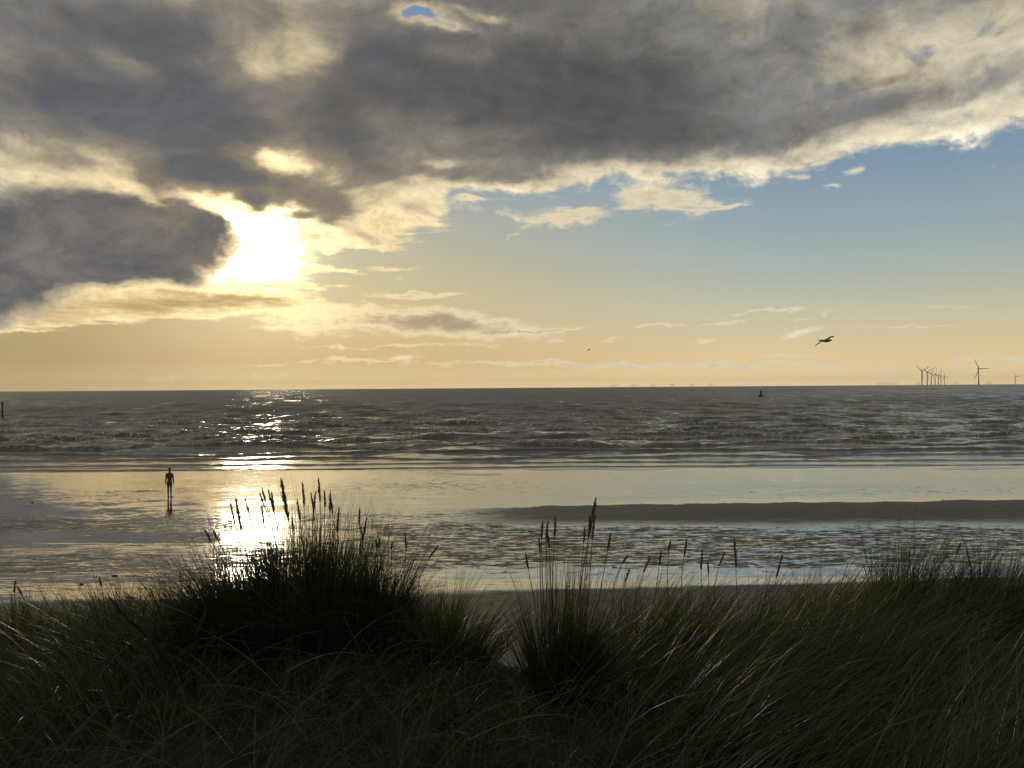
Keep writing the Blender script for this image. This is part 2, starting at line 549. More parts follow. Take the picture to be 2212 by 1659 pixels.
def sea_z(X, Y):
    Z = np.zeros_like(X)
    foam = np.zeros_like(X)
    sp = np.gradient(Y[:, 0])[:, None]
    shore = sstep(Y, 66, 100)
    for kk, cx, cy, amp, ph, lam in COMPS:
        fade = np.clip((lam / np.maximum(sp, 1e-3) - 2.5) / 3.0, 0, 1)
        ww = np.sin(kk * (X * cx + Y * cy) + ph)
        Z += amp * fade * (0.08 + 0.92 * shore) * (ww + 0.25 * np.abs(ww) * ww)
    for yc, h, wf, wb, sd, share in CRESTS:
        me = yc + (fbm(X / 38.0 + sd, X * 0 + sd, 3) - 0.5) * (1.5 + (yc - 66) * 0.10) + (vnoise(X / 5.0 + sd, X * 0) - 0.5) * (0.2 + (yc - 66) * 0.012)
        am = fbm(X / (16.0 + 12 * share) + sd * 3, X * 0 + 4.0, 2)
        am = h * sstep(am, 1 - share - 0.28, 1 - share + 0.12)
        s = Y - me
        prof = np.where(s < 0, np.exp(-(s / wf) ** 2), np.exp(-np.abs(s / wb) ** 1.3))
        chop = 0.8 + 0.4 * vnoise(X * 1.6 + sd, Y * 1.2)
        Z += am * prof * chop
        fr = np.exp(-((s + wf * 0.15) / (0.35 + wf * 0.35)) ** 2)
        foam += fr * sstep(am / max(h, 1e-3), 0.5, 1.0) * (vnoise(X * 2.3 + sd, Y * 2.0) > 0.5) * sstep(np.full_like(X, yc), 78, 100) * 0.8
    Z *= (1 - sstep(Y, 500, 900))
    Z -= 0.12 * (1 - sstep(Y, 55, 63.5))
    return Z, {'foam': np.clip(foam, 0, 1)}


rows = spaced([(56, 66, 0.5, 0.16), (66, 110, 0.15, 0.28), (110, 200, 0.28, 0.9), (200, 420, 0.9, 4.0), (420, 900, 4, 20)])
rows += list(np.geomspace(930, 22000, 26))
ts = np.concatenate([np.linspace(-1.3, -0.80, 10, endpoint=False), np.linspace(-0.80, 0.80, 620), np.linspace(0.80, 1.3, 11)[1:]])
V, F, A = fan(rows, ts, sea_z)

sea_mat, t, out = new_mat('sea_water')
geo = t.node('ShaderNodeNewGeometry')
pos = geo.outputs['Position']
px, py, pz = t.sep(pos)
bs = t.node('ShaderNodeBsdfPrincipled')
bs.inputs['IOR'].default_value = 1.45
bs.inputs['Roughness'].default_value = 0.10
bs.inputs['Specular IOR Level'].default_value = 0.5
deep = t.sm(py, 66, 130)
wcol = t.mix(deep, (0.044, 0.048, 0.051), (0.036, 0.043, 0.051))
pat = t.noise(t.v('MULTIPLY', pos, (0.05, 0.012, 0.05)), 1.0, 4.0, 0.6).outputs['Fac']
fa = t.node('ShaderNodeAttribute', attribute_name='foam')
ff = t.noise(t.v('MULTIPLY', pos, (2.0, 1.2, 1.0)), 2.0, 5.0, 0.7).outputs['Fac']
foam = t.m('MULTIPLY', fa.outputs['Fac'], t.sm(ff, 0.45, 0.65))
t.put(bs.inputs['Base Color'], t.mix(foam, wcol, (0.55, 0.55, 0.53)))
t.put(bs.inputs['Roughness'], t.m('MULTIPLY_ADD', foam, 0.5, 0.10))
# ripples too small for the mesh tilt the normal directly; the faces that look to the shore are the steeper ones
w1 = t.v('SUBTRACT', t.noise(t.v('MULTIPLY', pos, (0.10, 0.045, 0.1)), 1.0, 7.0, 0.68, 0.3).outputs['Color'], (0.5, 0.5, 0.5))
w2 = t.v('SUBTRACT', t.noise(t.v('MULTIPLY', pos, (1.1, 1.6, 1.0)), 1.0, 4.0, 0.62, 0.4).outputs['Color'], (0.5, 0.5, 0.5))
tilt = t.v('ADD', t.v('SCALE', w1, scale=t.sm(py, 72, 170, 0.04, 1.25)), t.v('SCALE', w2, scale=t.sm(py, 68, 115, 0.07, 0.80)))
tx_, ty_, tz_ = t.sep(tilt)
lean_ = t.m('SUBTRACT', t.m('MULTIPLY', ty_, t.sm(py, 150, 600, 0.85, 0.50)), t.m('MULTIPLY', t.sm(py, 75, 260, 0.02, 0.27), t.sm(t.noise(t.v('MULTIPLY', pos, (0.030, 0.006, 0.02)), 1.0, 6.0, 0.7).outputs['Fac'], 0.3, 0.7, 0.70, 1.25)))
nv = t.v('NORMALIZE', t.v('ADD', geo.outputs['Normal'], t.comb(t.m('MULTIPLY', tx_, t.sm(py, 100, 500, 0.75, 1.2)), lean_, 0.0)))
t.put(bs.inputs['Normal'], nv)
t.l.new(bs.outputs[0], out.inputs['Surface'])
tag(link('sea', mesh_np('sea', V, F, A), sea_mat), kind='structure')

# ------------------------------------------------------------------ beach
BAR = [(36.0, 41.0, 0)]


def beach_z(X, Y):
    Z = np.interp(Y, [6, 10, 12, 16, 22, 26, 34, 40, 48.5, 58, 65, 70, 90, 130],
                  [2.2, 1.9, 1.65, 1.25, 0.72, 0.42, 0.20, 0.18, 0.12, 0.05, 0.0, -0.12, -0.7, -2.0])
    Z = Z + 0.03 * (fbm(X / 6.0, Y / 3.0, 3) - 0.5) * sstep(Y, 20, 30) * (1 - sstep(Y, 50, 60))
    Z += 0.16 * np.exp(-((Y - 40.4 - 0.05 * X) / 3.2) ** 2) * sstep(X, -3, 12)
    Z += 0.12 * (fbm(X / 1.6, Y / 1.6, 4) - 0.5) * (1 - sstep(Y, 17, 26))
    Z += 0.05 * (fbm(X / 14.0 + 7, Y / 60.0, 3) - 0.5) * sstep(Y, 52, 60)
    return Z, {}


rows = spaced([(6, 22, 0.2, 0.15), (22, 60, 0.14, 0.3), (60, 90, 0.5, 2.0)]) + [100, 130]
ts = np.concatenate([np.linspace(-3.5, -0.85, 16, endpoint=False), np.linspace(-0.85, 0.85, 330), np.linspace(0.85, 3.5, 17)[1:]])
V, F, A = fan(rows, ts, beach_z)
sand_mat, t, out = new_mat('tidal_sand')
geo = t.node('ShaderNodeNewGeometry')
pos = geo.outputs['Position']
px, py, pz = t.sep(pos)
wn_ = t.noise(t.v('MULTIPLY', pos, (0.16, 0.45, 0)), 1.0, 4.0, 0.6)
wv = t.v('MULTIPLY', t.v('SUBTRACT', wn_.outputs['Color'], (0.5, 0.5, 0.5)), (7.0, 3.2, 0))
wn2 = t.noise(t.v('MULTIPLY', pos, (0.8, 2.0, 0)), 1.0, 3.0, 0.6)
wv2 = t.v('MULTIPLY', t.v('SUBTRACT', wn2.outputs['Color'], (0.5, 0.5, 0.5)), (1.5, 0.7, 0))
pb = t.v('ADD', t.v('ADD', t.v('MULTIPLY', pos, (1, 1, 0)), wv), wv2)
pbs = t.v('ADD', t.v('MULTIPLY', pos, (1, 1, 0)), t.v('SCALE', t.v('ADD', wv, wv2), scale=0.45))


def GB(p, X, Y, rx, ry, rot, amp, acc, power=1.0):
    r = ray(X, Y)
    d = (ZC - 0.15) / -r.z * r.y
    d = (ZC - float(beach_z(np.array([[r.x / r.y * d]]), np.array([[d]]))[0][0, 0])) / -r.z * r.y
    return t.blob(p, r.x / r.y * d, d, rx, ry, rot, amp, acc, power)


# the drained bar on the right: bounded by two lines that run with the shore
bx = t.sep(t.v('ADD', pbs, t.v('SCALE', wv2, scale=0.7)))
far_edge = t.m('ADD', t.m('MULTIPLY_ADD', bx[0], 0.030, 43.5), t.m('MULTIPLY', t.m('SUBTRACT', t.noise(t.v('MULTIPLY', pos, (0.45, 0.1, 0)), 1.0, 4.0, 0.6).outputs['Fac'], 0.5), 3.0))
near_edge = t.m('MULTIPLY_ADD', bx[0], -0.035, 38.2)
bar = t.m('MULTIPLY', t.m('SUBTRACT', 1.0, t.sm(t.m('SUBTRACT', bx[1], far_edge), -0.30, 0.30)),
          t.sm(t.m('SUBTRACT', bx[1], near_edge), -2.2, 1.6))
bar = t.m('MULTIPLY', bar, t.sm(bx[0], -6.0, 3.0))
barn = t.noise(t.v('MULTIPLY', pos, (0.5, 1.8, 0)), 1.0, 5.0, 0.65).outputs['Fac']
bar = t.m('MULTIPLY', bar, t.sm(barn, 0.25, 0.6, 0.72, 1.0))
# rippled ground that stands out of the water film in streaks
zone = None
for (X, Y, rx, ry, rot, amp) in [
    (120, 1130, 14.0, 2.2, 2, 0.20), (380, 1142, 6.0, 1.2, 0, 0.10), (900, 1138, 3.2, 1.3, 0, 0.20), (980, 1150, 4.0, 2.0, 0, 0.08), (820, 1112, 6, 1.5, 0, 0.07),
    (100, 1225, 9.0, 1.5, 0, 0.20), (330, 1205, 5.0, 1.0, 0, 0.07), (1000, 1190, 5.0, 2.5, 0, 0.12), (1250, 1170, 6, 2.2, 0, 0.13), (1700, 1165, 14, 3.0, -4, 0.18),
    (2050, 1165, 8, 2.6, 0, 0.13), (1450, 1190, 8, 2.0, 0, 0.12), (900, 1050, 8, 4.0, 0, 0.08), (200, 1070, 8, 3.5, 0, 0.08), (1950, 1060, 12, 2, 0, 0.05), (1150, 1110, 3, 1.0, 0, 0.1),
    (700, 1205, 5, 1.6, 0, 0.12), (1750, 1215, 9, 1.0, 0, 0.08), (1600, 1180, 24, 3.2, 0, 0.13), (1250, 1200, 9, 2.4, 0, 0.08), (290, 1061, 1.6, 0.35, 0, 0.22), (200, 1270, 9, 1.2, 0, 0.09)]:
    zone = GB(pb, X, Y, rx, ry, rot, amp, zone)
st = t.noise(t.v('ADD', t.v('MULTIPLY', pos, (0.8, 2.8, 0)), t.v('SCALE', wv2, scale=0.3)), 1.0, 3.0, 0.6, 0.5).outputs['Fac']
st2 = t.noise(t.v('MULTIPLY', pos, (2.4, 7.0, 0)), 1.0, 4.0, 0.7, 0.8).outputs['Fac']
stv = t.m('ADD', t.m('MULTIPLY', st, 0.45), t.m('MULTIPLY', st2, 0.55))
thr = t.m('SUBTRACT', 0.67, t.m('MINIMUM', t.m('ADD', zone, 0.05), 0.19))
streak = t.sm(t.m('SUBTRACT', stv, thr), -0.03, 0.03)
# the upper beach dries out
dry = t.sm(t.m('SUBTRACT', t.m('MULTIPLY_ADD', bx[0], 0.085, 23.9), bx[1]), -0.55, 0.35)
matte = t.m('MAXIMUM', t.m('MAXIMUM', t.m('MULTIPLY', bar, 1.0), t.m('MULTIPLY', streak, 0.92)), dry)
grain = t.noise(pos, 45.0, 5.0, 0.7).outputs['Fac']
blot = t.noise(t.v('MULTIPLY', pos, (0.5, 0.9, 0)), 1.0, 5.0, 0.65).outputs['Fac']
dampc = t.mix(blot, (0.042, 0.043, 0.045), (0.074, 0.075, 0.074))
dryc = t.mix(blot, (0.070, 0.070, 0.068), (0.112, 0.112, 0.106))
wrk = t.noise(t.v('MULTIPLY', pos, (0.9, 3.2, 0)), 1.0, 6.0, 0.7).outputs['Fac']
wrack = t.m('MULTIPLY', t.sm(wrk, 0.52, 0.62), t.m('MULTIPLY', dry, t.sm(t.m('SUBTRACT', t.m('MULTIPLY_ADD', bx[0], 0.085, 23.9), bx[1]), 0.2, 5.0, 1.0, 0.15)))
base = t.mix(t.m('MAXIMUM', dry, t.m('MULTIPLY', bar, 0.9)), dampc, dryc)
base = t.mix(t.m('MULTIPLY', wrack, 0.8), base, (0.03, 0.026, 0.02))
gv = t.m('MULTIPLY_ADD', grain, 0.5, 0.75)
base = t.mix(1.0, base, t.comb(gv, gv, gv), 'MULTIPLY')
bs = t.node('ShaderNodeBsdfPrincipled')
t.put(bs.inputs['Base Color'], base)
t.put(bs.inputs['Roughness'], t.sm(matte, 0.0, 1.0, 0.045, 0.72))
t.put(bs.inputs['IOR'], t.sm(matte, 0.0, 0.8, 4.0, 1.35))
t.put(bs.inputs['Specular IOR Level'], t.sm(matte, 0.2, 1.0, 0.85, 0.18))
r1 = t.v('SUBTRACT', t.noise(t.v('MULTIPLY', pos, (1.1, 2.6, 0)), 1.0, 3.0, 0.55, 0.6).outputs['Color'], (0.5, 0.5, 0.5))
r2 = t.v('SUBTRACT', t.noise(t.v('MULTIPLY', pos, (0.6, 6.0, 0)), 1.0, 2.0, 0.5, 0.4).outputs['Color'], (0.5, 0.5, 0.5))
r3 = t.v('SUBTRACT', t.noise(t.v('MULTIPLY', pos, (9.0, 14.0, 9.0)), 1.0, 5.0, 0.7).outputs['Color'], (0.5, 0.5, 0.5))
# sand ripples run along the shore in the pools of the middle beach
ripz = t.m('MULTIPLY', t.sm(py, 24.0, 27.0), t.sm(py, 31.0, 36.0, 1.0, 0.0))
tl = t.v('SCALE', r1, scale=t.m('ADD', 0.030, t.m('MULTIPLY', zone, 0.75)))
tl = t.v('ADD', tl, t.v('MULTIPLY', t.v('SCALE', r2, scale=t.m('MULTIPLY_ADD', ripz, 0.26, 0.012)), (0.3, 1.0, 0.0)))
tl = t.v('ADD', tl, t.v('SCALE', r3, scale=t.m('MULTIPLY_ADD', matte, 0.55, 0.02)))
nv = t.v('NORMALIZE', t.v('ADD', geo.outputs['Normal'], t.v('MULTIPLY', tl, (1.0, 1.0, 0.0))))
t.put(bs.inputs['Normal'], nv)
t.l.new(bs.outputs[0], out.inputs['Surface'])
tag(link('beach', mesh_np('beach', V, F), sand_mat), kind='structure')


# ------------------------------------------------------------------ dune
def dune_z(X, Y):
    X, Y = np.asarray(X, dtype=float), np.asarray(Y, dtype=float)
    edge = 5.35 + 0.5 * sstep(X, 1.5, 4.0) - 0.75 * np.exp(-((X - 0.02) / 0.28) ** 2) + 0.2 * (fbm(X * 0.9 + 5, X * 0, 2) - 0.5)
    z = 5.32 - 0.022 * Y + 0.16 * (fbm(X * 0.8, Y * 0.8, 3) - 0.5)
    z = z + 0.24 * np.exp(-((X + 1.3) / 0.75) ** 2 - ((Y - 4.85) / 0.5) ** 2)
    z = z + 0.10 * np.exp(-((X - 3.2) / 1.0) ** 2 - ((Y - 5.2) / 0.8) ** 2)
    s = np.maximum(Y - edge, 0)
    z = z - 0.62 * (np.sqrt(s * s + 0.09) - 0.3)
    return z


gx, gy = np.meshgrid(np.linspace(-16, 16, 260), np.concatenate([np.linspace(-9, 2, 30, endpoint=False), np.linspace(2, 7, 110, endpoint=False), np.linspace(7, 15, 40)]))
gz = dune_z(gx, gy)
nr, nc = gx.shape
i = np.arange(nr - 1)[:, None] * nc + np.arange(nc - 1)[None, :]
F = np.stack([i, i + 1, i + nc + 1, i + nc], -1).reshape(-1, 4)
dune_mat, t, out = new_mat('dune_sand')
geo = t.node('ShaderNodeNewGeometry')
n = t.noise(geo.outputs['Position'], 6.0, 6.0, 0.65).outputs['Fac']
n_b = t.noise(geo.outputs['Position'], 60.0, 4.0, 0.7).outputs['Fac']
bs = t.node('ShaderNodeBsdfPrincipled')
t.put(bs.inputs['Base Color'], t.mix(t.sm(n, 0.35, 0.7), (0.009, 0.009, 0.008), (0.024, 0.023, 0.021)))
bs.inputs['Roughness'].default_value = 0.9
bs.inputs['Specular IOR Level'].default_value = 0.1
bp = t.node('ShaderNodeBump')
bp.inputs['Strength'].default_value = 0.8
bp.inputs['Distance'].default_value = 0.03
t.put(bp.inputs['Height'], t.m('ADD', n, t.m('MULTIPLY', n_b, 0.4)))
t.put(bs.inputs['Normal'], bp.outputs[0])
t.l.new(bs.outputs[0], out.inputs['Surface'])
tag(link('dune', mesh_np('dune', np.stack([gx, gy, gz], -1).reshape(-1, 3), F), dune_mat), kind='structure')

# ------------------------------------------------------------------ things out on the water and the beach
iron = simple_mat('rusted_iron', (0.055, 0.036, 0.024), 0.7, 0.45, 9.0, 0.004)
wood_dark = simple_mat('weathered_wood', (0.045, 0.037, 0.03), 0.85, 0.4, 3.0, 0.01)
red_paint = simple_mat('faded_red_paint', (0.11, 0.014, 0.012), 0.5, 0.3, 1.5)
dark_steel = simple_mat('dark_steel', (0.05, 0.035, 0.03), 0.6, 0.3, 1.0)
turbine_paint = simple_mat('turbine_paint', (0.20, 0.19, 0.18), 0.5, 0.1, 0.05)
feather = simple_mat('grey_feathers', (0.075, 0.06, 0.06), 0.8, 0.5, 8.0)
beak_mat = simple_mat('beak', (0.30, 0.20, 0.06), 0.5, 0.2, 8.0)


def remeshed(name, mb, voxel, smooth_it=3):
    me = mb.mesh(name + '_parts')
    o = bpy.data.objects.new(name + '_tmp', me)
    COL.objects.link(o)
    r = o.modifiers.new('r', 'REMESH')
    r.mode = 'VOXEL'
    r.voxel_size = voxel
    s = o.modifiers.new('s', 'SMOOTH')
    s.factor = 0.5
    s.iterations = smooth_it
    dg = bpy.context.evaluated_depsgraph_get()
    dg.update()
    res = bpy.data.meshes.new_from_object(o.evaluated_get(dg))
    res.name = name
    bpy.data.objects.remove(o)
    bpy.data.meshes.remove(me)
    return res


# the standing figure, seen from behind, looking out to sea (+Y)
mb = MB()
mb.tube([(0, 0.01, 1.62), (0, 0.012, 1.67), (0, 0.02, 1.75), (0, 0.015, 1.82), (0, 0.01, 1.87), (0, 0.01, 1.89)],
        [(0.05, 0.058), (0.075, 0.064), (0.098, 0.075), (0.094, 0.073), (0.065, 0.052), (0.02, 0.02)], 14)      # head
mb.tube([(0, 0, 1.50), (0, 0.005, 1.57), (0, 0.01, 1.66)], [(0.075, 0.085), (0.056, 0.056), (0.055, 0.055)], 12)   # neck
mb.tube([(0, 0, 0.86), (0, -0.01, 0.93), (0, 0, 1.02), (0, 0.005, 1.12), (0, 0, 1.25), (0, 0, 1.38), (0, 0, 1.47), (0, 0, 1.545), (0, 0, 1.59)],
        [(0.09, 0.12), (0.115, 0.165), (0.105, 0.155), (0.092, 0.136), (0.105, 0.155), (0.118, 0.178), (0.105, 0.185), (0.075, 0.13), (0.05, 0.06)], 18)  # trunk
mb.tube([(-0.06, 0.02, 1.76), (0, 0.105, 1.755), (0, 0.125, 1.74)], [0.012, 0.016, 0.012], 6)                      # nose side
for sx in (-1, 1):
    mb.tube([(sx * 0.085, 0, 1.752), (sx * 0.088, -0.012, 1.73)], [0.018, 0.014], 6)                               # ear
    mb.tube([(sx * 0.14, 0, 1.49), (sx * 0.185, 0, 1.46), (sx * 0.212, 0, 1.36), (sx * 0.222, -0.005, 1.22), (sx * 0.238, 0.0, 1.14),
             (sx * 0.246, 0.015, 1.02), (sx * 0.252, 0.03, 0.90)],
            [0.06, 0.064, 0.056, 0.046, 0.043, 0.040, 0.028], 12)                                                  # arm
    mb.tube([(sx * 0.252, 0.03, 0.91), (sx * 0.256, 0.036, 0.86), (sx * 0.258, 0.04, 0.815)], [(0.026, 0.02), (0.042, 0.018), (0.040, 0.016)], 10)  # palm
    for f_, (oy, L_) in enumerate(((-0.032, 0.072), (-0.011, 0.084), (0.011, 0.088), (0.032, 0.076))):
        b = Vector((sx * 0.258, 0.04 + oy, 0.822))
        mb.tube([b, b + Vector((-sx * 0.003, 0.004, -L_ * 0.5)), b + Vector((-sx * 0.014, 0.008, -L_))], [0.0105, 0.0098, 0.0075], 6)
    b = Vector((sx * 0.252, 0.075, 0.868))
    mb.tube([b, b + Vector((-sx * 0.012, 0.022, -0.035)), b + Vector((-sx * 0.02, 0.026, -0.066))], [0.013, 0.012, 0.009], 6)
    mb.tube([(sx * 0.085, -0.01, 0.94), (sx * 0.088, 0.0, 0.82), (sx * 0.086, 0.005, 0.68), (sx * 0.084, 0.0, 0.52), (sx * 0.086, -0.015, 0.38),
             (sx * 0.088, -0.012, 0.25), (sx * 0.088, -0.01, 0.10), (sx * 0.088, -0.01, 0.03)],
            [(0.098, 0.088), (0.086, 0.080), (0.074, 0.068), (0.056, 0.053), (0.062, 0.056), (0.048, 0.044), (0.036, 0.034), (0.04, 0.038)], 12)   # leg
    mb.tube([(sx * 0.088, -0.05, 0.035), (sx * 0.092, 0.05, 0.04), (sx * 0.10, 0.14, 0.028), (sx * 0.104, 0.20, 0.018)],
            [(0.034, 0.034), (0.04, 0.038), (0.024, 0.046), (0.014, 0.036)], 10)                                   # foot
me = remeshed('statue', mb, 0.0105, 2)
sd = 48.6
p = at(366.5, 1072, sd)
zb = float(beach_z(np.array([[p.x]]), np.array([[sd]]))[0][0, 0])
st_o = link('statue', me, iron)
st_o.location = (p.x, sd, zb - 0.01)
tag(st_o, 'dark life-size standing human statue seen from behind on the wet sand', 'statue')


# red can buoy
bd = 485.0
p = at(1643.0, 856.5, bd)
buoy = thing('buoy', 'red can-shaped navigation buoy floating far out on the grey sea', 'buoy', (p.x, bd, 0.15))
buoy.rotation_euler = (0.02, math.radians(3.5), 0.4)


def lathe(mb, prof, n=20, c=(0, 0)):
    vs = [(c[0] + r * math.cos(2 * math.pi * k / n), c[1] + r * math.sin(2 * math.pi * k / n), z) for r, z in prof for k in range(n)]
    fs = [(i * n + k, i * n + (k + 1) % n, (i + 1) * n + (k + 1) % n, (i + 1) * n + k) for i in range(len(prof) - 1) for k in range(n)]
    fs += [tuple(range(n))[::-1], tuple((len(prof) - 1) * n + k for k in range(n))]
    mb.add(vs, fs)


mb = MB()
lathe(mb, [(1.15, -0.7), (1.55, -0.35), (1.62, 0.1), (1.62, 0.62), (1.5, 0.85), (1.0, 1.0)])
mb.build('float', dark_steel, buoy)
mb = MB()
lathe(mb, [(0.92, 0.98), (0.90, 1.2), (0.86, 2.4), (0.80, 3.75), (0.72, 3.9), (0.4, 3.93)])
mb.build('can_body', red_paint, buoy)
mb = MB()
mb.tube([(0, 0, 3.9), (0, 0, 4.2)], [0.14, 0.14], 8)
mb.tube([(0, 0, 4.2), (0, 0, 4.35), (0, 0, 4.42)], [0.2, 0.2, 0.08], 8)
mb.build('lamp', dark_steel, buoy)
mb = MB()
for a in range(4):
    an = a * math.pi / 2 + 0.3
    mb = MB()
    mb.tube([(1.3 * math.cos(an), 1.3 * math.sin(an), 0.8), (0.95 * math.cos(an), 0.95 * math.sin(an), 1.5)], [0.06, 0.06], 6)
    mb.build('brace', dark_steel, buoy)

# timber post in the shallows, left edge of the view
pd = 185.0
p = at(5.2, 907, pd)
mb = MB()
mb.tube([(0, 0, -1.5), (0.01, 0, 0.4), (-0.02, 0.0, 2.0), (0.02, 0.01, 3.3), (-0.03, 0, 4.25), (-0.05, 0, 4.4)],
        [0.21, 0.20, 0.185, 0.18, 0.19, 0.15], 9)
post = mb.build('wooden_post', wood_dark, None, False)
post.location = (p.x, pd, 0.0)
tag(post, 'dark upright timber post standing alone in the shallow sea', 'post')

# ------------------------------------------------------------------ wind turbines
def blade_mesh():
    mb = MB()
    mb.tube([(0, 0, 1.0), (0, 0, 5), (0.6, 0, 15), (0.8, 0, 35), (0.5, 0, 60), (0.1, 0, 78), (0, 0, 80)],
            [(1.6, 1.6), (1.7, 1.7), (0.9, 3.3), (0.6, 2.5), (0.4, 1.7), (0.25, 0.9), (0.1, 0.2)], 8)
    return mb.mesh('blade')


BLADE = blade_mesh()
mb = MB()
mb.tube([(0, 0, -8), (0, 0, 12)], [4.3, 4.3], 12)
mb.tube([(0, 0, 12), (0, 0, 13.5)], [6.5, 6.5], 12)
mb.tube([(0, 0, 13), (0, 0, 60), (0, 0, 108)], [3.5, 3.1, 2.5], 12)
TOWER = mb.mesh('tower')
mb = MB()
mb.tube([(0, 6, 110), (0, 4.5, 110.2), (0, -6, 110.2), (0, -10, 110), (0, -11.5, 110)], [(3.2, 3.4), (3.9, 3.9), (3.9, 3.9), (3.0, 3.0), (1.2, 1.2)], 10)
NACELLE = mb.mesh('nacelle')
mb = MB()
mb.tube([(0, 6, 0), (0, 8.5, 0), (0, 10.5, 0), (0, 11.3, 0)], [2.6, 2.6, 1.8, 0.4], 10)
HUB = mb.mesh('hub')
for me in (BLADE, TOWER, NACELLE, HUB):
    me.materials.append(turbine_paint)


def turbine(X4, D, ang0, yaw, label):
    """X4: column in the 4032 wide photograph; ang0: first blade, degrees anticlockwise from the right"""
    r = ray(X4 * 0.5486, 830)
    e = thing('wind_turbine', label, 'wind turbine', (r.x / r.y * D, D, 0), 'large wind turbines standing in the sea')
    e.rotation_euler = (0, 0, math.pi + math.radians(yaw))
    link('tower', TOWER, None, e)
    link('nacelle', NACELLE, None, e)
    h = link('hub', HUB, None, e)
    h.location = (0, 0, 110)
    for k in range(3):
        b = link('blade', BLADE, None, e)
        b.location = (0, 8.5, 110)
        b.rotation_euler = (0, math.radians(-(180 - (ang0 + 120 * k)) + 90), 0)
    return e


Z1 = lambda zx: 3400 + zx / 3.5
turbine(Z1(1588), 5124, 0.7, 6, 'largest wind turbine, standing alone on the horizon at the right')
turbine(Z1(806), 5840, 148, 18, 'nearest and leftmost wind turbine of the tight row on the horizon')
turbine(Z1(879), 6405, 150, 18, 'second wind turbine from the left in the tight row on the horizon')
turbine(Z1(934), 6940, 54, 22, 'third wind turbine from the left in the tight row on the horizon')
turbine(Z1(987), 7750, 76, 24, 'middle wind turbine of seven in the tight row on the horizon')
turbine(Z1(1034), 8120, 60, 24, 'third wind turbine from the right in the tight row on the horizon')
turbine(Z1(1069), 9000, 90, 26, 'second wind turbine from the right in the tight row on the horizon')
turbine(Z1(1117), 10100, 107, 14, 'smallest and rightmost wind turbine of the tight row on the horizon')
turbine(Z1(2096), 10400, 1, 8, 'small lone wind turbine at the right edge of the view')


# far turbines, hull down behind the horizon
def far_mesh(ang0):
    mb = MB()
    mb.tube([(0, 0, 0), (0, 0, 78)], [2.6, 2.0], 6)
    mb.tube([(0, 4, 80), (0, -6, 80)], [2.4, 2.4], 6)
    for k in range(3):
        a = math.radians(ang0 + 120 * k)
        dv = Vector((math.cos(a), 0, math.sin(a)))
        mb.tube([Vector((0, 5, 80)) + dv * 2, Vector((0, 5, 80)) + dv * 14, Vector((0, 5, 80)) + dv * 46], [1.8, 2.2, 0.6], 5)
    return mb.mesh('far_wind_turbine')


FARM = [far_mesh(a) for a in (10, 35, 60, 85)]
for me in FARM:
    me.materials.append(turbine_paint)
ORD = ['first', 'second', 'third', 'fourth', 'fifth', 'sixth', 'seventh', 'eighth']
CL = [('leftmost faint cluster', [2407, 2414.5, 2422, 2435]), ('second faint cluster from left', [2486, 2494, 2501, 2509]),
      ('third faint cluster from left', [2566, 2572, 2580]), ('fourth faint cluster from left', [2644, 2648, 2653]),
      ('fifth faint cluster from left', [2719, 2724, 2731]), ('faint cluster left above the red buoy', [2793, 2799, 2805]),
      ('faint row between buoy and tight row', [3462, 3470, 3478, 3487, 3496, 3506, 3517, 3530]),
      ('faint pair left of the tight row', [3610, 3620]), ('faint trio right of the tight row', [3754, 3761, 3769]),
      ('faint trio right of largest turbine', [3888, 3894, 3900])]
kk = 0
for cname, xs in CL:
    for i, X4 in enumerate(xs):
        D = 17000 + 900 * math.sin(kk * 2.1)
        r = ray(X4 * 0.5486, 830)
        o = link('far_wind_turbine', FARM[(kk * 3) % 4], None, None, False)
        o.location = (r.x / r.y * D, D, -38)
        o.rotation_euler = (0, 0, math.pi + 0.2 * math.sin(kk))
        tag(o, f'tiny hazy turbine, {ORD[i]} from left in the {cname}', 'wind turbine', 'tiny wind turbines far away on the horizon')
        kk += 1


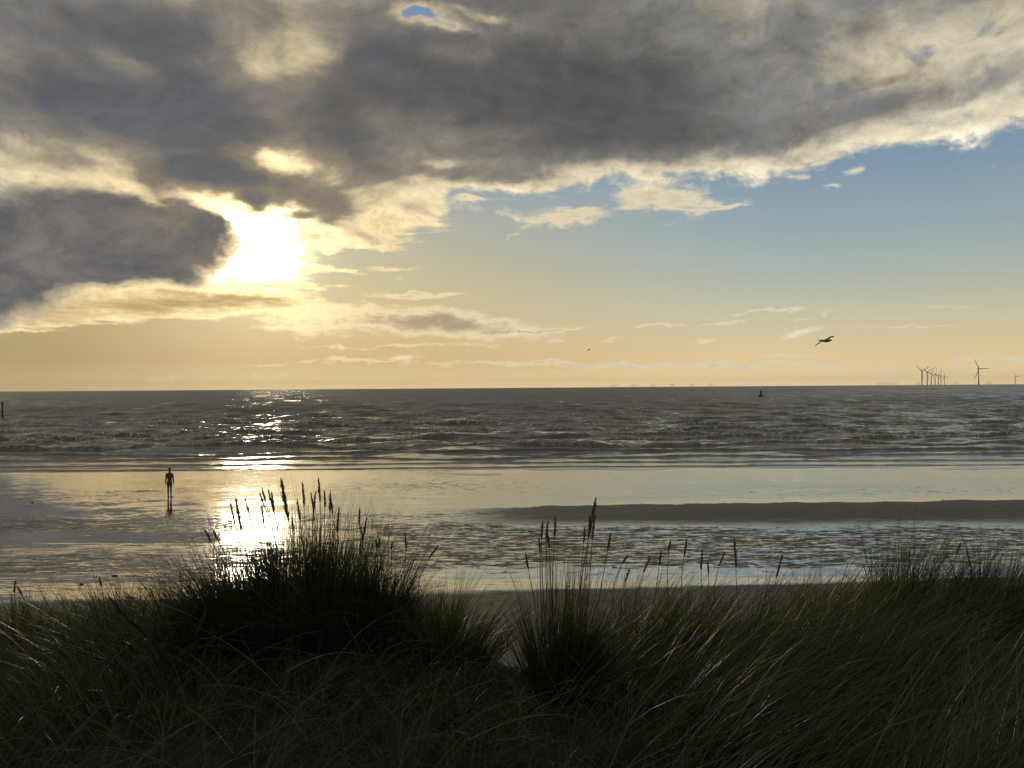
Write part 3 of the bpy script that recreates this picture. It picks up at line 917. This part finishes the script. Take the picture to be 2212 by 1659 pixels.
# ------------------------------------------------------------------ gulls
def gull(name, loc, yaw, bank, pitch, label, droop, scale=1.0, fold=0.0):
    """head along +X, wings along Y; one continuous body, beak as a child"""
    mb = MB()
    mb.tube([(-0.36, 0, 0.03), (-0.27, 0, 0.022), (-0.16, 0, 0.0), (0.0, 0, -0.01), (0.12, 0, 0.0), (0.19, 0, 0.02), (0.245, 0, 0.032), (0.275, 0, 0.03)],
            [(0.035, 0.008), (0.05, 0.014), (0.058, 0.05), (0.075, 0.075), (0.062, 0.064), (0.044, 0.047), (0.042, 0.042), (0.02, 0.022)], 12)
    for s in (-1, 1):
        ys = [0.0, 0.08, 0.2, 0.34, 0.48, 0.62, 0.70]
        zz = [0.03, 0.05, 0.085 + 0.03 * (1 - droop), 0.09 + 0.06 * (1 - droop), 0.065 + 0.07 * (1 - droop) - 0.03 * droop, -0.0 + 0.09 * (1 - droop) - 0.10 * droop, -0.045 + 0.11 * (1 - droop) - 0.15 * droop]
        lead = [0.10, 0.12, 0.17, 0.16, 0.10, 0.0, -0.09]
        chord = [0.20, 0.20, 0.18, 0.155, 0.125, 0.085, 0.03]
        vs, fs = [], []
        for j in range(7):
            c = chord[j]
            x0 = lead[j] - fold * ys[j]
            yj = s * ys[j] * (1 - 0.25 * fold)
            th = 0.024 * (1 - j / 9.5)
            vs += [(x0, yj, zz[j]), (x0 - c * 0.35, yj, zz[j] + th), (x0 - c, yj, zz[j] - 0.004), (x0 - c * 0.4, yj, zz[j] - th * 0.6)]
        for j in range(6):
            for k in range(4):
                q = (j * 4 + k, j * 4 + (k + 1) % 4, (j + 1) * 4 + (k + 1) % 4, (j + 1) * 4 + k)
                fs.append(q)
        fs.append((0, 1, 2, 3))
        fs.append((24, 25, 26, 27))
        mb.add(vs, fs)
    me = remeshed(name, mb, 0.0065, 1)
    o = link(name, me, feather)
    bk = MB()
    bk.tube([(0.265, 0, 0.028), (0.30, 0, 0.02), (0.322, 0, 0.008)], [0.013, 0.009, 0.003], 6)
    bk.build('beak', beak_mat, o)
    o.location = loc
    o.rotation_mode = 'XYZ'
    o.rotation_euler = (math.radians(bank), math.radians(pitch), math.radians(yaw))
    o.scale = (scale, scale, scale * 0.85)
    tag(o, label, 'gull', 'gulls flying over the sea')
    return o


gull('gull', at(1783.5, 736.0, 34.0), -54, 17, 4, 'larger dark gull gliding with outstretched wings near the wind turbines', 0.55, 1.05)
gull('gull', at(1273, 755.5, 118.0), -20, 24, 0, 'tiny dark gull with drooping wings above the middle of the horizon', 1.2, 0.8, 0.7)

# ------------------------------------------------------------------ small things on the sand
def on_beach(X, Y):
    r = ray(X, Y)
    d = 40.0
    for _ in range(12):
        x = r.x / r.y * d
        z = float(beach_z(np.array([[x]]), np.array([[d]]))[0][0, 0])
        d = (ZC - z) / -r.z * r.y
    return Vector((r.x / r.y * d, d, z))


stone_mat = simple_mat('dark_stone', (0.05, 0.047, 0.043), 0.7, 0.3, 14.0)


def chunk(name, X, Y, L, Hh, label, cat, mat, group, seed):
    r_ = random.Random(seed)
    mb = MB()
    pts = [(-L / 2, 0, Hh * 0.25), (-L * 0.3, r_.uniform(-.02, .02), Hh * 0.42), (0, 0, Hh * 0.5), (L * 0.3, r_.uniform(-.03, .03), Hh * 0.4), (L / 2, 0, Hh * 0.22)]
    mb.tube(pts, [Hh * 0.2, Hh * 0.42, Hh * 0.55, Hh * 0.45, Hh * 0.16], 8)
    o = mb.build(name, mat)
    o.location = on_beach(X, Y)
    o.rotation_euler = (0, 0, r_.uniform(-0.3, 0.3))
    return tag(o, label, cat, group)


chunk('stone', 70, 1086, 0.11, 0.06, 'small dark stone alone on the shiny sand left of the statue', 'stone', stone_mat, None, 1)
DW = 'dark driftwood scraps on the wet sand'
chunk('driftwood', 247, 1244, 0.26, 0.045, 'short dark driftwood scrap above the thorny twigs, farthest up the wet sand', 'driftwood', wood_dark, DW, 2)
chunk('driftwood', 176, 1263, 0.17, 0.05, 'small dark driftwood scrap, leftmost on the wet sand', 'driftwood', wood_dark, DW, 3)
chunk('driftwood', 281, 1291, 0.36, 0.035, 'long thin driftwood stick lying nearest the grass', 'driftwood', wood_dark, DW, 4)
chunk('driftwood', 1092, 1234, 0.13, 0.02, 'dark driftwood scrap on pale sand left of the middle tuft', 'driftwood', wood_dark, DW, 5)
chunk('driftwood', 1328, 1226, 0.20, 0.02, 'dark driftwood scrap on pale sand right of the middle tuft', 'driftwood', wood_dark, DW, 6)

# ------------------------------------------------------------------ haze
mb = MB()
lo, hi = (-29500, -60, -9.5), (29500, 22400, 215)
mb.add([(lo[0], lo[1], lo[2]), (hi[0], lo[1], lo[2]), (hi[0], hi[1], lo[2]), (lo[0], hi[1], lo[2]),
        (lo[0], lo[1], hi[2]), (hi[0], lo[1], hi[2]), (hi[0], hi[1], hi[2]), (lo[0], hi[1], hi[2])],
       [(0, 3, 2, 1), (4, 5, 6, 7), (0, 1, 5, 4), (1, 2, 6, 5), (2, 3, 7, 6), (3, 0, 4, 7)])
hz, t, out = new_mat('sea_haze')
pv = t.node('ShaderNodeVolumePrincipled')
pv.inputs['Color'].default_value = (0.95, 0.88, 0.76, 1)
pv.inputs['Density'].default_value = 2.6e-5
pv.inputs['Anisotropy'].default_value = 0.35
t.l.new(pv.outputs[0], out.inputs['Volume'])
USE_HAZE = True
if USE_HAZE:
    tag(mb.build('haze', hz, None, False), kind='stuff')

# ------------------------------------------------------------------ marram grass
grass_mat, t, out = new_mat('marram_blades')
ta = t.node('ShaderNodeAttribute', attribute_name='tint')
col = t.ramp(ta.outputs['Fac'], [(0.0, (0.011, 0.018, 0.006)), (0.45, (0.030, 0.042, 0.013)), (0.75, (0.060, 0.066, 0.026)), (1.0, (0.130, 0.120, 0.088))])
bs = t.node('ShaderNodeBsdfPrincipled')
t.put(bs.inputs['Base Color'], col)
bs.inputs['Roughness'].default_value = 0.34
bs.inputs['Specular IOR Level'].default_value = 0.36
tr = t.node('ShaderNodeBsdfTranslucent')
t.put(tr.inputs['Color'], t.mix(1.0, col, (1.25, 1.15, 0.7), 'MULTIPLY'))
mx = t.node('ShaderNodeMixShader')
mx.inputs[0].default_value = 0.40
t.l.new(bs.outputs[0], mx.inputs[1])
t.l.new(tr.outputs[0], mx.inputs[2])
t.l.new(mx.outputs[0], out.inputs['Surface'])
stalk_mat = simple_mat('flower_stalk', (0.075, 0.05, 0.03), 0.7, 0.25, 30.0, 0.0, 0.25)
head_mat = simple_mat('seed_head', (0.085, 0.052, 0.034), 0.85, 0.35, 60.0, 0.0, 0.15)
bark_mat = simple_mat('thorny_bark', (0.012, 0.010, 0.009), 0.8, 0.4, 25.0, 0.0, 0.25)


def blades(root, phi, th0, kap, L, w, tint, seg=6, roll=None):
    """curved tapering ribbons; angles in radians, one entry per blade"""
    n = len(root)
    if roll is None:
        roll = RNG.uniform(-1.2, 1.2, n)
    s = (np.arange(seg) + 0.5) / seg
    th = th0[:, None] + kap[:, None] * s[None, :] ** 1.4
    st_, ct = np.sin(th), np.cos(th)
    step = (L / seg)[:, None]
    d = np.stack([st_ * np.cos(phi)[:, None], st_ * np.sin(phi)[:, None], ct], -1) * step[..., None]
    P = np.concatenate([np.zeros((n, 1, 3)), np.cumsum(d, 1)], 1) + root[:, None, :]
    hor = np.stack([-np.sin(phi), np.cos(phi), 0 * phi], -1)[:, None, :]
    T = np.concatenate([d, d[:, -1:]], 1)
    T = T / np.linalg.norm(T, axis=-1, keepdims=True)
    Nn = np.cross(T, np.broadcast_to(hor, T.shape))
    side = hor * np.cos(roll)[:, None, None] + Nn * np.sin(roll)[:, None, None]
    u = np.linspace(0, 1, seg + 1)
    ww = (w[:, None] * 0.5) * np.clip(1.02 - u ** 1.7, 0.05, 1)[None, :]
    V = np.stack([P - side * ww[..., None], P + side * ww[..., None]], 2)      # n, seg+1, 2, 3
    k = 2 * (seg + 1)
    base = (np.arange(n) * k)[:, None]
    j = np.arange(seg)[None, :]
    F = np.stack([base + 2 * j, base + 2 * j + 1, base + 2 * j + 3, base + 2 * j + 2], -1).reshape(-1, 4)
    return V.reshape(-1, 3), F, np.repeat(tint, k)


class Grass:
    def __init__(self):
        self.V, self.F, self.T, self.n = [], [], [], 0

    def add(self, *a, **k):
        V, F, T = blades(*a, **k)
        self.V.append(V)
        self.F.append(F + self.n)
        self.T.append(T)
        self.n += len(V)

    def build(self, name, parent=None, kind=None):
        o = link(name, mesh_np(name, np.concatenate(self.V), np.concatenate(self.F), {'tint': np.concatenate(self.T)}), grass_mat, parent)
        return tag(o, kind=kind)


def ground(x, y):
    return dune_z(np.asarray(x, float), np.asarray(y, float))


def field(gr, n, xr, yr, L, lean, kap, phi0, dphi, tint=(0.05, 0.75), clump=1.0, w=(0.0028, 0.0048), dens=None, seg=6):
    x = RNG.uniform(*xr, n)
    y = RNG.uniform(*yr, n)
    keep = fbm(x * 2.2 + 3, y * 2.2, 3) > 0.5 * clump * 0.9
    if dens is not None:
        keep &= RNG.random(n) < dens(x, y)
    x, y = x[keep], y[keep]
    n = len(x)
    c = fbm(x * 1.1 + 40, y * 1.1, 2) - 0.5
    phi = math.radians(phi0) + c * 1.6 + RNG.normal(0, math.radians(dphi), n)
    th = np.radians(RNG.normal(lean, 9, n)) + c * 0.5
    gr.add(np.stack([x, y, ground(x, y) - 0.02], -1), phi, th, np.radians(RNG.normal(kap, 16, n)), RNG.uniform(*L, n) * (0.8 + 0.5 * (c + 0.5)),
           RNG.uniform(*w, n), np.clip(RNG.normal((tint[0] + tint[1]) / 2, (tint[1] - tint[0]) / 3, n), 0, 1), seg=seg)


# the run of grass that nobody could count
gr = Grass()
# right-hand slope, combed to the right
field(gr, 21000, (0.15, 5.0), (2.2, 4.9), (0.55, 0.95), 36, 46, 2, 20, dens=lambda x, y: (0.35 + 0.65 * sstep(x, 0.2, 1.2)) * (1 - 0.9 * sstep(0.45 - x, 0, 0.3) * sstep(y, 3.9, 4.2)) * (1 - 0.8 * sstep(y, 4.1, 4.7)))
field(gr, 6500, (0.6, 5.4), (4.3, 6.6), (0.40, 0.66), 22, 28, 8, 32, tint=(0.2, 0.95), clump=1.02, dens=lambda x, y: 0.22 + 0.78 * sstep(x, 2.5, 3.3))
# left-hand slope, combed to the left
field(gr, 8500, (-4.8, -1.75), (2.3, 4.7), (0.42, 0.75), 46, 44, 178, 20, tint=(0.0, 0.5), dens=lambda x, y: 1.0 - 0.8 * sstep(x, -2.5, -1.75))
field(gr, 2000, (-5.2, -1.7), (4.6, 6.0), (0.25, 0.48), 30, 30, 170, 45, tint=(0.2, 0.95), clump=1.02)
# trodden middle: short dead grass and litter
field(gr, 8000, (-2.6, 1.2), (2.6, 4.6), (0.08, 0.24), 56, 40, 90, 110, tint=(0.0, 0.4), clump=0.9, seg=4)
field(gr, 2600, (-2.6, 1.0), (2.4, 4.6), (0.3, 0.62), 42, 46, 30, 100, tint=(0.0, 0.5), clump=0.6)
field(gr, 260, (-2.4, 1.3), (2.6, 4.6), (0.3, 0.65), 52, 50, 20, 100, tint=(0.6, 1.0), clump=0.2)
# bank behind the mound and the slope to the beach
field(gr, 1800, (-3.0, -0.35), (4.6, 5.5), (0.22, 0.42), 16, 20, 120, 90, tint=(0.0, 0.5), clump=0.5)
# single long stems that arc over the foreground
arcs = [(289, 1657, 494, 1563, 3.3), (1010, 1600, 1290, 1600, 3.5), (700, 1470, 880, 1330, 4.2), (860, 1640, 880, 1500, 3.6), (620, 1450, 800, 1440, 3.9), (1250, 1500, 1050, 1560, 3.7),
        (1450, 1620, 1700, 1520, 3.4), (560, 1640, 770, 1480, 3.6)]
for X0, Y0, X1, Y1, d in arcs:
    a_, b_ = at(X0, Y0, d), at(X1, Y1, d + 0.25)
    dv = b_ - a_
    ph = math.atan2(dv.y, dv.x)
    elv = math.atan2(dv.z, math.hypot(dv.x, dv.y))
    gr.add(np.array([a_[:]]), np.array([ph]), np.array([math.pi / 2 - elv - 0.5]), np.array([1.1]), np.array([dv.length * 1.12]), np.array([0.0045]), np.array([0.95]), seg=12, roll=np.array([0.4]))
gr.build('dune_grass', None, 'stuff')


def head_mesh(seed, length=0.22, rad=0.0075):
    """a dense spike of spikelets pointing up, 1 unit = 1 m, origin at its foot"""
    r_ = random.Random(seed)
    mb = MB()
    n = 9
    bend = r_.uniform(-1, 1) * 0.016
    pts = [(r_.uniform(-1, 1) * 0.0012 + bend * (i / n) ** 2, r_.uniform(-1, 1) * 0.0012, length * i / n) for i in range(n + 1)]
    prof = [0.30, 0.62, 0.9, 1.0, 0.98, 0.9, 0.78, 0.6, 0.38, 0.10]
    mb.tube(pts, [rad * p_ * r_.uniform(0.82, 1.1) for p_ in prof], 6)
    for i in range(54):
        s_ = r_.uniform(0.05, 0.93)
        a_ = r_.uniform(0, 6.28)
        rr = rad * np.interp(s_, np.linspace(0, 1, 10), prof)
        b = Vector((math.cos(a_) * rr * 0.8 + bend * s_ * s_, math.sin(a_) * rr * 0.8, s_ * length))
        e = b + Vector((math.cos(a_) * rr * r_.uniform(0.5, 1.5), math.sin(a_) * rr * r_.uniform(0.5, 1.5), r_.uniform(0.010, 0.026)))
        mb.tube([b, (b + e) / 2 + Vector((0, 0, 0.001)), e], [0.0016, 0.0022, 0.0004], 3, cap=False)
    return mb.mesh('seed_head')


HEADS = [head_mesh(i) for i in range(5)]
for me in HEADS:
    me.materials.append(head_mat)


def stalk(parent, base, tip, bot, k):
    """stem from base to the foot of the seed head, head from bot to tip"""
    base, tip, bot = Vector(base), Vector(tip), Vector(bot)
    dv = (tip - bot)
    c = bot - dv.normalized() * (bot - base).length * 0.45
    pts = [((1 - s_) ** 2) * base + 2 * s_ * (1 - s_) * c + s_ * s_ * bot for s_ in (0, 0.25, 0.5, 0.75, 1.0)]
    o = parent.location
    mb = MB()
    mb.tube([p_ - o for p_ in pts], [0.0030, 0.0028, 0.0026, 0.0023, 0.002], 4)
    st_ = mb.build('flower_stalk', stalk_mat, parent)
    h = link('seed_head', HEADS[k % 5], None, st_)
    h.location = bot - o
    h.rotation_mode = 'QUATERNION'
    h.rotation_quaternion = dv.to_track_quat('Z', 'Y')
    L_ = dv.length
    wd = max(0.75, min(1.4, 1.0 * L_ / 0.2))
    h.scale = (wd, wd, L_ / 0.22)


def tuft(label, X, d, rx, ry, n, L, fan_deg, kap, heads=(), bias=(0.0, 0.0), tint=(0.0, 0.6), w=(0.003, 0.0052), jit=6, extra=None):
    x0 = at(X, 1300, d).x
    z0 = float(ground([x0], [d])[0])
    e = thing('grass_tuft', label, 'grass tuft', (x0, d, z0), 'tall marram grass tufts on the dune edge')
    a = RNG.uniform(0, 2 * math.pi, n)
    r = np.sqrt(RNG.random(n))
    # blades rise in bunches, several from one shoot
    nb = max(12, n // 16)
    bi = RNG.integers(0, nb, n)
    ab, rb = RNG.uniform(0, 2 * math.pi, nb), np.sqrt(RNG.random(nb))
    a, r = ab[bi] + RNG.normal(0, 0.05, n), np.clip(rb[bi] + RNG.normal(0, 0.03, n), 0, 1)
    blen = RNG.uniform(0.55, 1.18, nb)[bi]
    ox, oy = r * np.cos(a) * rx, r * np.sin(a) * ry
    lean = np.radians(fan_deg) * r
    lx = np.sin(lean) * np.cos(a) + math.sin(math.radians(bias[0])) + RNG.normal(0, math.sin(math.radians(jit)), n)
    ly = np.sin(lean) * np.sin(a) * 0.7 + math.sin(math.radians(bias[1])) + RNG.normal(0, math.sin(math.radians(jit)), n)
    th = np.arcsin(np.clip(np.hypot(lx, ly), 0, 0.95))
    ph = np.arctan2(ly, lx)
    zz = ground(x0 + ox, d + oy) - z0 - 0.02
    gq = Grass()
    Ls = (L[0] + (L[1] - L[0]) * RNG.beta(1.6, 1.4, n)) * blen * (1.05 - 0.25 * r)
    gq.add(np.stack([ox, oy, zz], -1), ph, th, np.radians(np.abs(RNG.normal(kap, kap * 0.6, n))), Ls, RNG.uniform(*w, n),
           np.clip(RNG.normal((tint[0] + tint[1]) / 2, (tint[1] - tint[0]) / 3, n), 0, 1))
    # a few dead, kinked or wind-thrown blades in every tuft
    extra = list(extra or []) + [(max(20, n // 14), 10, 30, 75, (L[0] * 0.8, L[1])), (max(14, n // 22), 185, 42, 50, (L[0] * 0.7, L[1]))]
    if extra:
        for n2_, ph2, th2, k2, L2 in extra:
            a = RNG.uniform(0, 2 * math.pi, n2_)
            r = np.sqrt(RNG.random(n2_)) * 0.9
            ox, oy = r * np.cos(a) * rx, r * np.sin(a) * ry
            gq.add(np.stack([ox, oy, ground(x0 + ox, d + oy) - z0 - 0.02], -1), np.radians(RNG.normal(ph2, 30, n2_)), np.radians(RNG.normal(th2, 10, n2_)),
                   np.radians(RNG.normal(k2, 10, n2_)), RNG.uniform(*L2, n2_), RNG.uniform(*w, n2_), np.clip(RNG.normal(0.4, 0.25, n2_), 0, 1))
    gq.build('blades', e, 'stuff')
    for k, (tx, ty, bx_, by_) in enumerate(heads):
        dd = d + 0.12 * math.sin(k * 2.4)
        tp, bt = at(tx, ty, dd), at(bx_, by_, dd + 0.01)
        bxp = x0 + max(-rx * 0.8, min(rx * 0.8, (bt.x - x0) * 0.55 - (tp.x - bt.x) * 0.6))
        byp = dd
        stalk(e, (bxp, byp, float(ground([bxp], [byp])[0])), tp, bt, k)
    return e


def zc5(l):
    return [(438.9 + a * .248, 1014.9 + b * .248, 438.9 + c * .248, 1014.9 + d * .248) for a, b, c, d in l]


def zc6(l):
    return [(1042.3 + a * .248, 1014.9 + b * .248, 1042.3 + c * .248, 1014.9 + d * .248) for a, b, c, d in l]


def zc7(l):
    return [(1590.9 + a * .2808, 1014.9 + b * .2808, 1590.9 + c * .2808, 1014.9 + d * .2808) for a, b, c, d in l]


def zc8(l):
    return [(a * .2728, 1206.9 + b * .2728, c * .2728, 1206.9 + d * .2728) for a, b, c, d in l]


tuft('biggest dark grass tuft with many seed heads against the sun glare', 655, 4.8, 0.66, 0.30, 4200, (0.34, 0.88), 28, 6,
     zc5([(232, 265, 278, 480), (278, 230, 335, 540), (362, 240, 415, 440), (487, 195, 545, 345), (507, 150, 548, 290), (505, 290, 535, 520),
          (560, 160, 620, 380), (590, 185, 622, 370), (672, 65, 745, 450), (872, 100, 880, 330), (815, 245, 850, 460), (940, 190, 960, 350),
          (972, 180, 960, 400), (1008, 60, 1020, 290), (1062, 170, 1060, 340), (1098, 180, 1105, 380), (1117, 225, 1127, 395), (1168, 320, 1172, 570),
          (910, 590, 905, 680), (780, 400, 785, 540), (82, 515, 150, 650), (5, 515, 80, 640)]), tint=(0.0, 0.5),
     w=(0.0036, 0.006), extra=[(420, 176, 46, 26, (0.6, 1.05)), (520, 90, 8, 5, (0.5, 0.95)), (160, 60, 30, 70, (0.4, 0.8))])
tuft('dark tuft of stiff upright stems right behind the biggest tuft', 830, 5.0, 0.26, 0.2, 800, (0.36, 0.58), 18, 12,
     zc5([(1355, 320, 1362, 490), (1382, 480, 1390, 650), (1420, 410, 1390, 620), (1545, 590, 1520, 690), (1508, 600, 1512, 680), (1640, 620, 1640, 700), (1768, 540, 1765, 700)]))
tuft('brownish loose tuft left of the sandy gap', 975, 4.75, 0.26, 0.2, 900, (0.36, 0.66), 30, 24, zc5([(2050, 655, 1960, 780)]), bias=(6, 0), tint=(0.2, 0.9))
tuft('tall dark tuft standing alone right of the sandy gap', 1215, 4.3, 0.17, 0.16, 1150, (0.42, 0.84), 22, 8,
     zc6([(515, 435, 515, 620), (503, 575, 500, 740), (560, 440, 555, 620), (572, 540, 580, 690), (640, 395, 625, 600), (990, 240, 920, 600), (942, 385, 925, 560),
          (972, 395, 957, 610), (897, 495, 880, 650), (1120, 540, 1090, 700), (368, 710, 400, 870)]), bias=(3, 0), tint=(0.0, 0.6),
     extra=[(160, 5, 40, 34, (0.5, 0.9)), (170, 60, 7, 6, (0.62, 0.98))])
tuft('slender tuft with four leaning seed heads just right of the tall lone tuft', 1395, 4.8, 0.20, 0.18, 420, (0.42, 0.72), 22, 22,
     zc6([(1270, 740, 1215, 820), (1560, 705, 1540, 830), (1460, 760, 1400, 900), (1285, 850, 1240, 980)]), bias=(14, 0), tint=(0.1, 0.8))
tuft('sparse tuft with a tall bent seed head in the middle of the right-hand grass', 1500, 4.9, 0.20, 0.18, 380, (0.42, 0.70), 22, 24,
     zc6([(1635, 605, 1620, 720), (1785, 590, 1755, 760), (1905, 690, 1905, 890), (1968, 800, 1968, 910)]), bias=(16, 0), tint=(0.1, 0.8))
tuft('tuft with two thick dark seed heads, farther right, before the dry sand', 1640, 4.7, 0.22, 0.2, 480, (0.40, 0.70), 22, 26,
     zc6([(2112, 715, 2060, 840), (2207, 600, 2207, 860)]) + zc7([(355, 650, 305, 840)]), bias=(18, 0), tint=(0.1, 0.8))
tuft('wispy olive tuft leaning right over the strip of dry sand', 1800, 5.2, 0.28, 0.22, 420, (0.45, 0.72), 24, 28, (), bias=(20, 0), tint=(0.2, 0.9))
tuft('dense upright tuft near the right edge with one reddish seed head', 1975, 5.3, 0.30, 0.22, 850, (0.50, 0.86), 18, 20, zc7([(1730, 560, 1690, 650)]), bias=(14, 0), tint=(0.1, 0.8))
tuft('dark thick tuft cut by the right edge of the view', 2170, 5.0, 0.30, 0.24, 900, (0.45, 0.82), 18, 18, (), bias=(12, 0), tint=(0.0, 0.7))
tuft('small reedy tuft at the left edge with thin seed heads', 48, 5.3, 0.14, 0.12, 260, (0.30, 0.55), 18, 10, zc8([(135, 215, 180, 300), (190, 350, 190, 430), (110, 170, 115, 280)]), tint=(0.3, 0.9))
tuft('thin tuft with a single seed head on the left against the wet sand', 215, 5.2, 0.22, 0.16, 260, (0.30, 0.55), 26, 22, zc8([(783, 140, 805, 230)]), bias=(-14, 0), tint=(0.1, 0.8))
tuft('tuft of long blades sweeping left, in front of the biggest tuft', 345, 4.7, 0.26, 0.2, 520, (0.40, 0.70), 24, 26, (), bias=(-24, 0), tint=(0.0, 0.7))


# ------------------------------------------------------------------ thorny shrubs
def shrub(label, d, branches, seed):
    r_ = random.Random(seed)
    X0, Y0 = branches[0][1][0]
    o0 = at(X0, Y0, d)
    o0.z = float(ground([o0.x], [d])[0])
    e = thing('thorn_shrub', label, 'shrub', o0, 'dark thorny shrubs in the foreground')
    for bi, (rad, pts) in enumerate(branches):
        P = [at(x, y, d + 0.10 * math.sin(bi * 1.7 + j * 0.9) - 0.02 * j) for j, (x, y) in enumerate(pts)]
        if bi == 0:
            P[0].z = min(P[0].z, o0.z - 0.02)
        fine = []
        for j in range(len(P) - 1):
            m_ = 3
            for q in range(m_):
                v_ = P[j].lerp(P[j + 1], q / m_)
                fine.append(v_ + Vector((r_.uniform(-1, 1), r_.uniform(-1, 1), r_.uniform(-1, 1))) * (0.006 if (j or q) else 0))
        fine.append(P[-1])
        nn = len(fine)
        mb = MB()
        mb.tube([p_ - o0 for p_ in fine], [rad * 1.3 * (1 - 0.62 * i / (nn - 1)) * r_.uniform(0.9, 1.15) for i in range(nn)], 6)
        br = mb.build('branch', bark_mat, e)
        tot = sum((fine[i + 1] - fine[i]).length for i in range(nn - 1))
        mbt = MB()
        for q in range(max(3, int(tot / 0.035))):
            i = r_.randrange(nn - 1)
            p_ = fine[i].lerp(fine[i + 1], r_.random()) - o0
            ax = (fine[i + 1] - fine[i]).normalized()
            rv = Vector((r_.uniform(-1, 1), r_.uniform(-0.6, 0.6), r_.uniform(-0.6, 1))).normalized()
            dv = (rv + ax * 0.6).normalized() * r_.uniform(0.012, 0.05)
            mbt.tube([p_, p_ + dv * 0.5, p_ + dv], [rad * 0.45, rad * 0.35, 0.0004], 4, cap=False)
        tag(mbt.build('thorns', bark_mat, br), kind='stuff')
    return e


shrub('dark thorny shrub at the left, its long branch reaching over the wet sand', 4.1, [
    (0.0085, [(560, 1640), (470, 1540), (400, 1475), (330, 1388), (280, 1340), (235, 1290)]),
    (0.006, [(470, 1540), (400, 1520), (320, 1470), (230, 1425), (120, 1395)]),
    (0.005, [(395, 1475), (362, 1360), (345, 1320), (325, 1272)]),
    (0.005, [(330, 1388), (310, 1372), (314, 1335)]),
    (0.0045, [(304, 1362), (268, 1370), (248, 1430)]),
    (0.006, [(425, 1500), (404, 1395), (412, 1350), (423, 1310)]),
    (0.005, [(423, 1420), (423, 1376), (436, 1340), (445, 1316)]),
    (0.0045, [(362, 1430), (430, 1400), (520, 1355), (585, 1340)])], 3)
shrub('dark leafless shrub below the biggest tuft, twigs crossing in the shade', 4.3, [
    (0.0085, [(470, 1590), (485, 1510), (507, 1452), (470, 1410), (425, 1370)]),
    (0.006, [(507, 1452), (560, 1410), (640, 1375), (700, 1360)]),
    (0.005, [(485, 1510), (540, 1490), (620, 1480), (690, 1500)])], 4)
shrub('dark spindly shrub with spreading twigs in the middle foreground', 3.9, [
    (0.009, [(790, 1570), (788, 1505), (774, 1400), (743, 1331)]),
    (0.006, [(788, 1505), (860, 1500), (948, 1484)]),
    (0.006, [(788, 1505), (742, 1504), (690, 1535), (642, 1564)]),
    (0.005, [(778, 1440), (812, 1442), (834, 1405), (847, 1376)]),
    (0.005, [(834, 1405), (871, 1387), (934, 1380)])], 5)
shrub('low dark thorny twigs in front of the sandy gap at the bottom', 3.7, [
    (0.008, [(880, 1665), (896, 1637), (948, 1567), (1010, 1536), (1060, 1500)]),
    (0.005, [(948, 1567), (1000, 1560), (1060, 1580)]),
    (0.005, [(890, 1640), (960, 1630), (1035, 1609)]),
    (0.005, [(1010, 1536), (1060, 1450), (1100, 1395)]),
    (0.0045, [(930, 1590), (870, 1600), (800, 1590)])], 6)
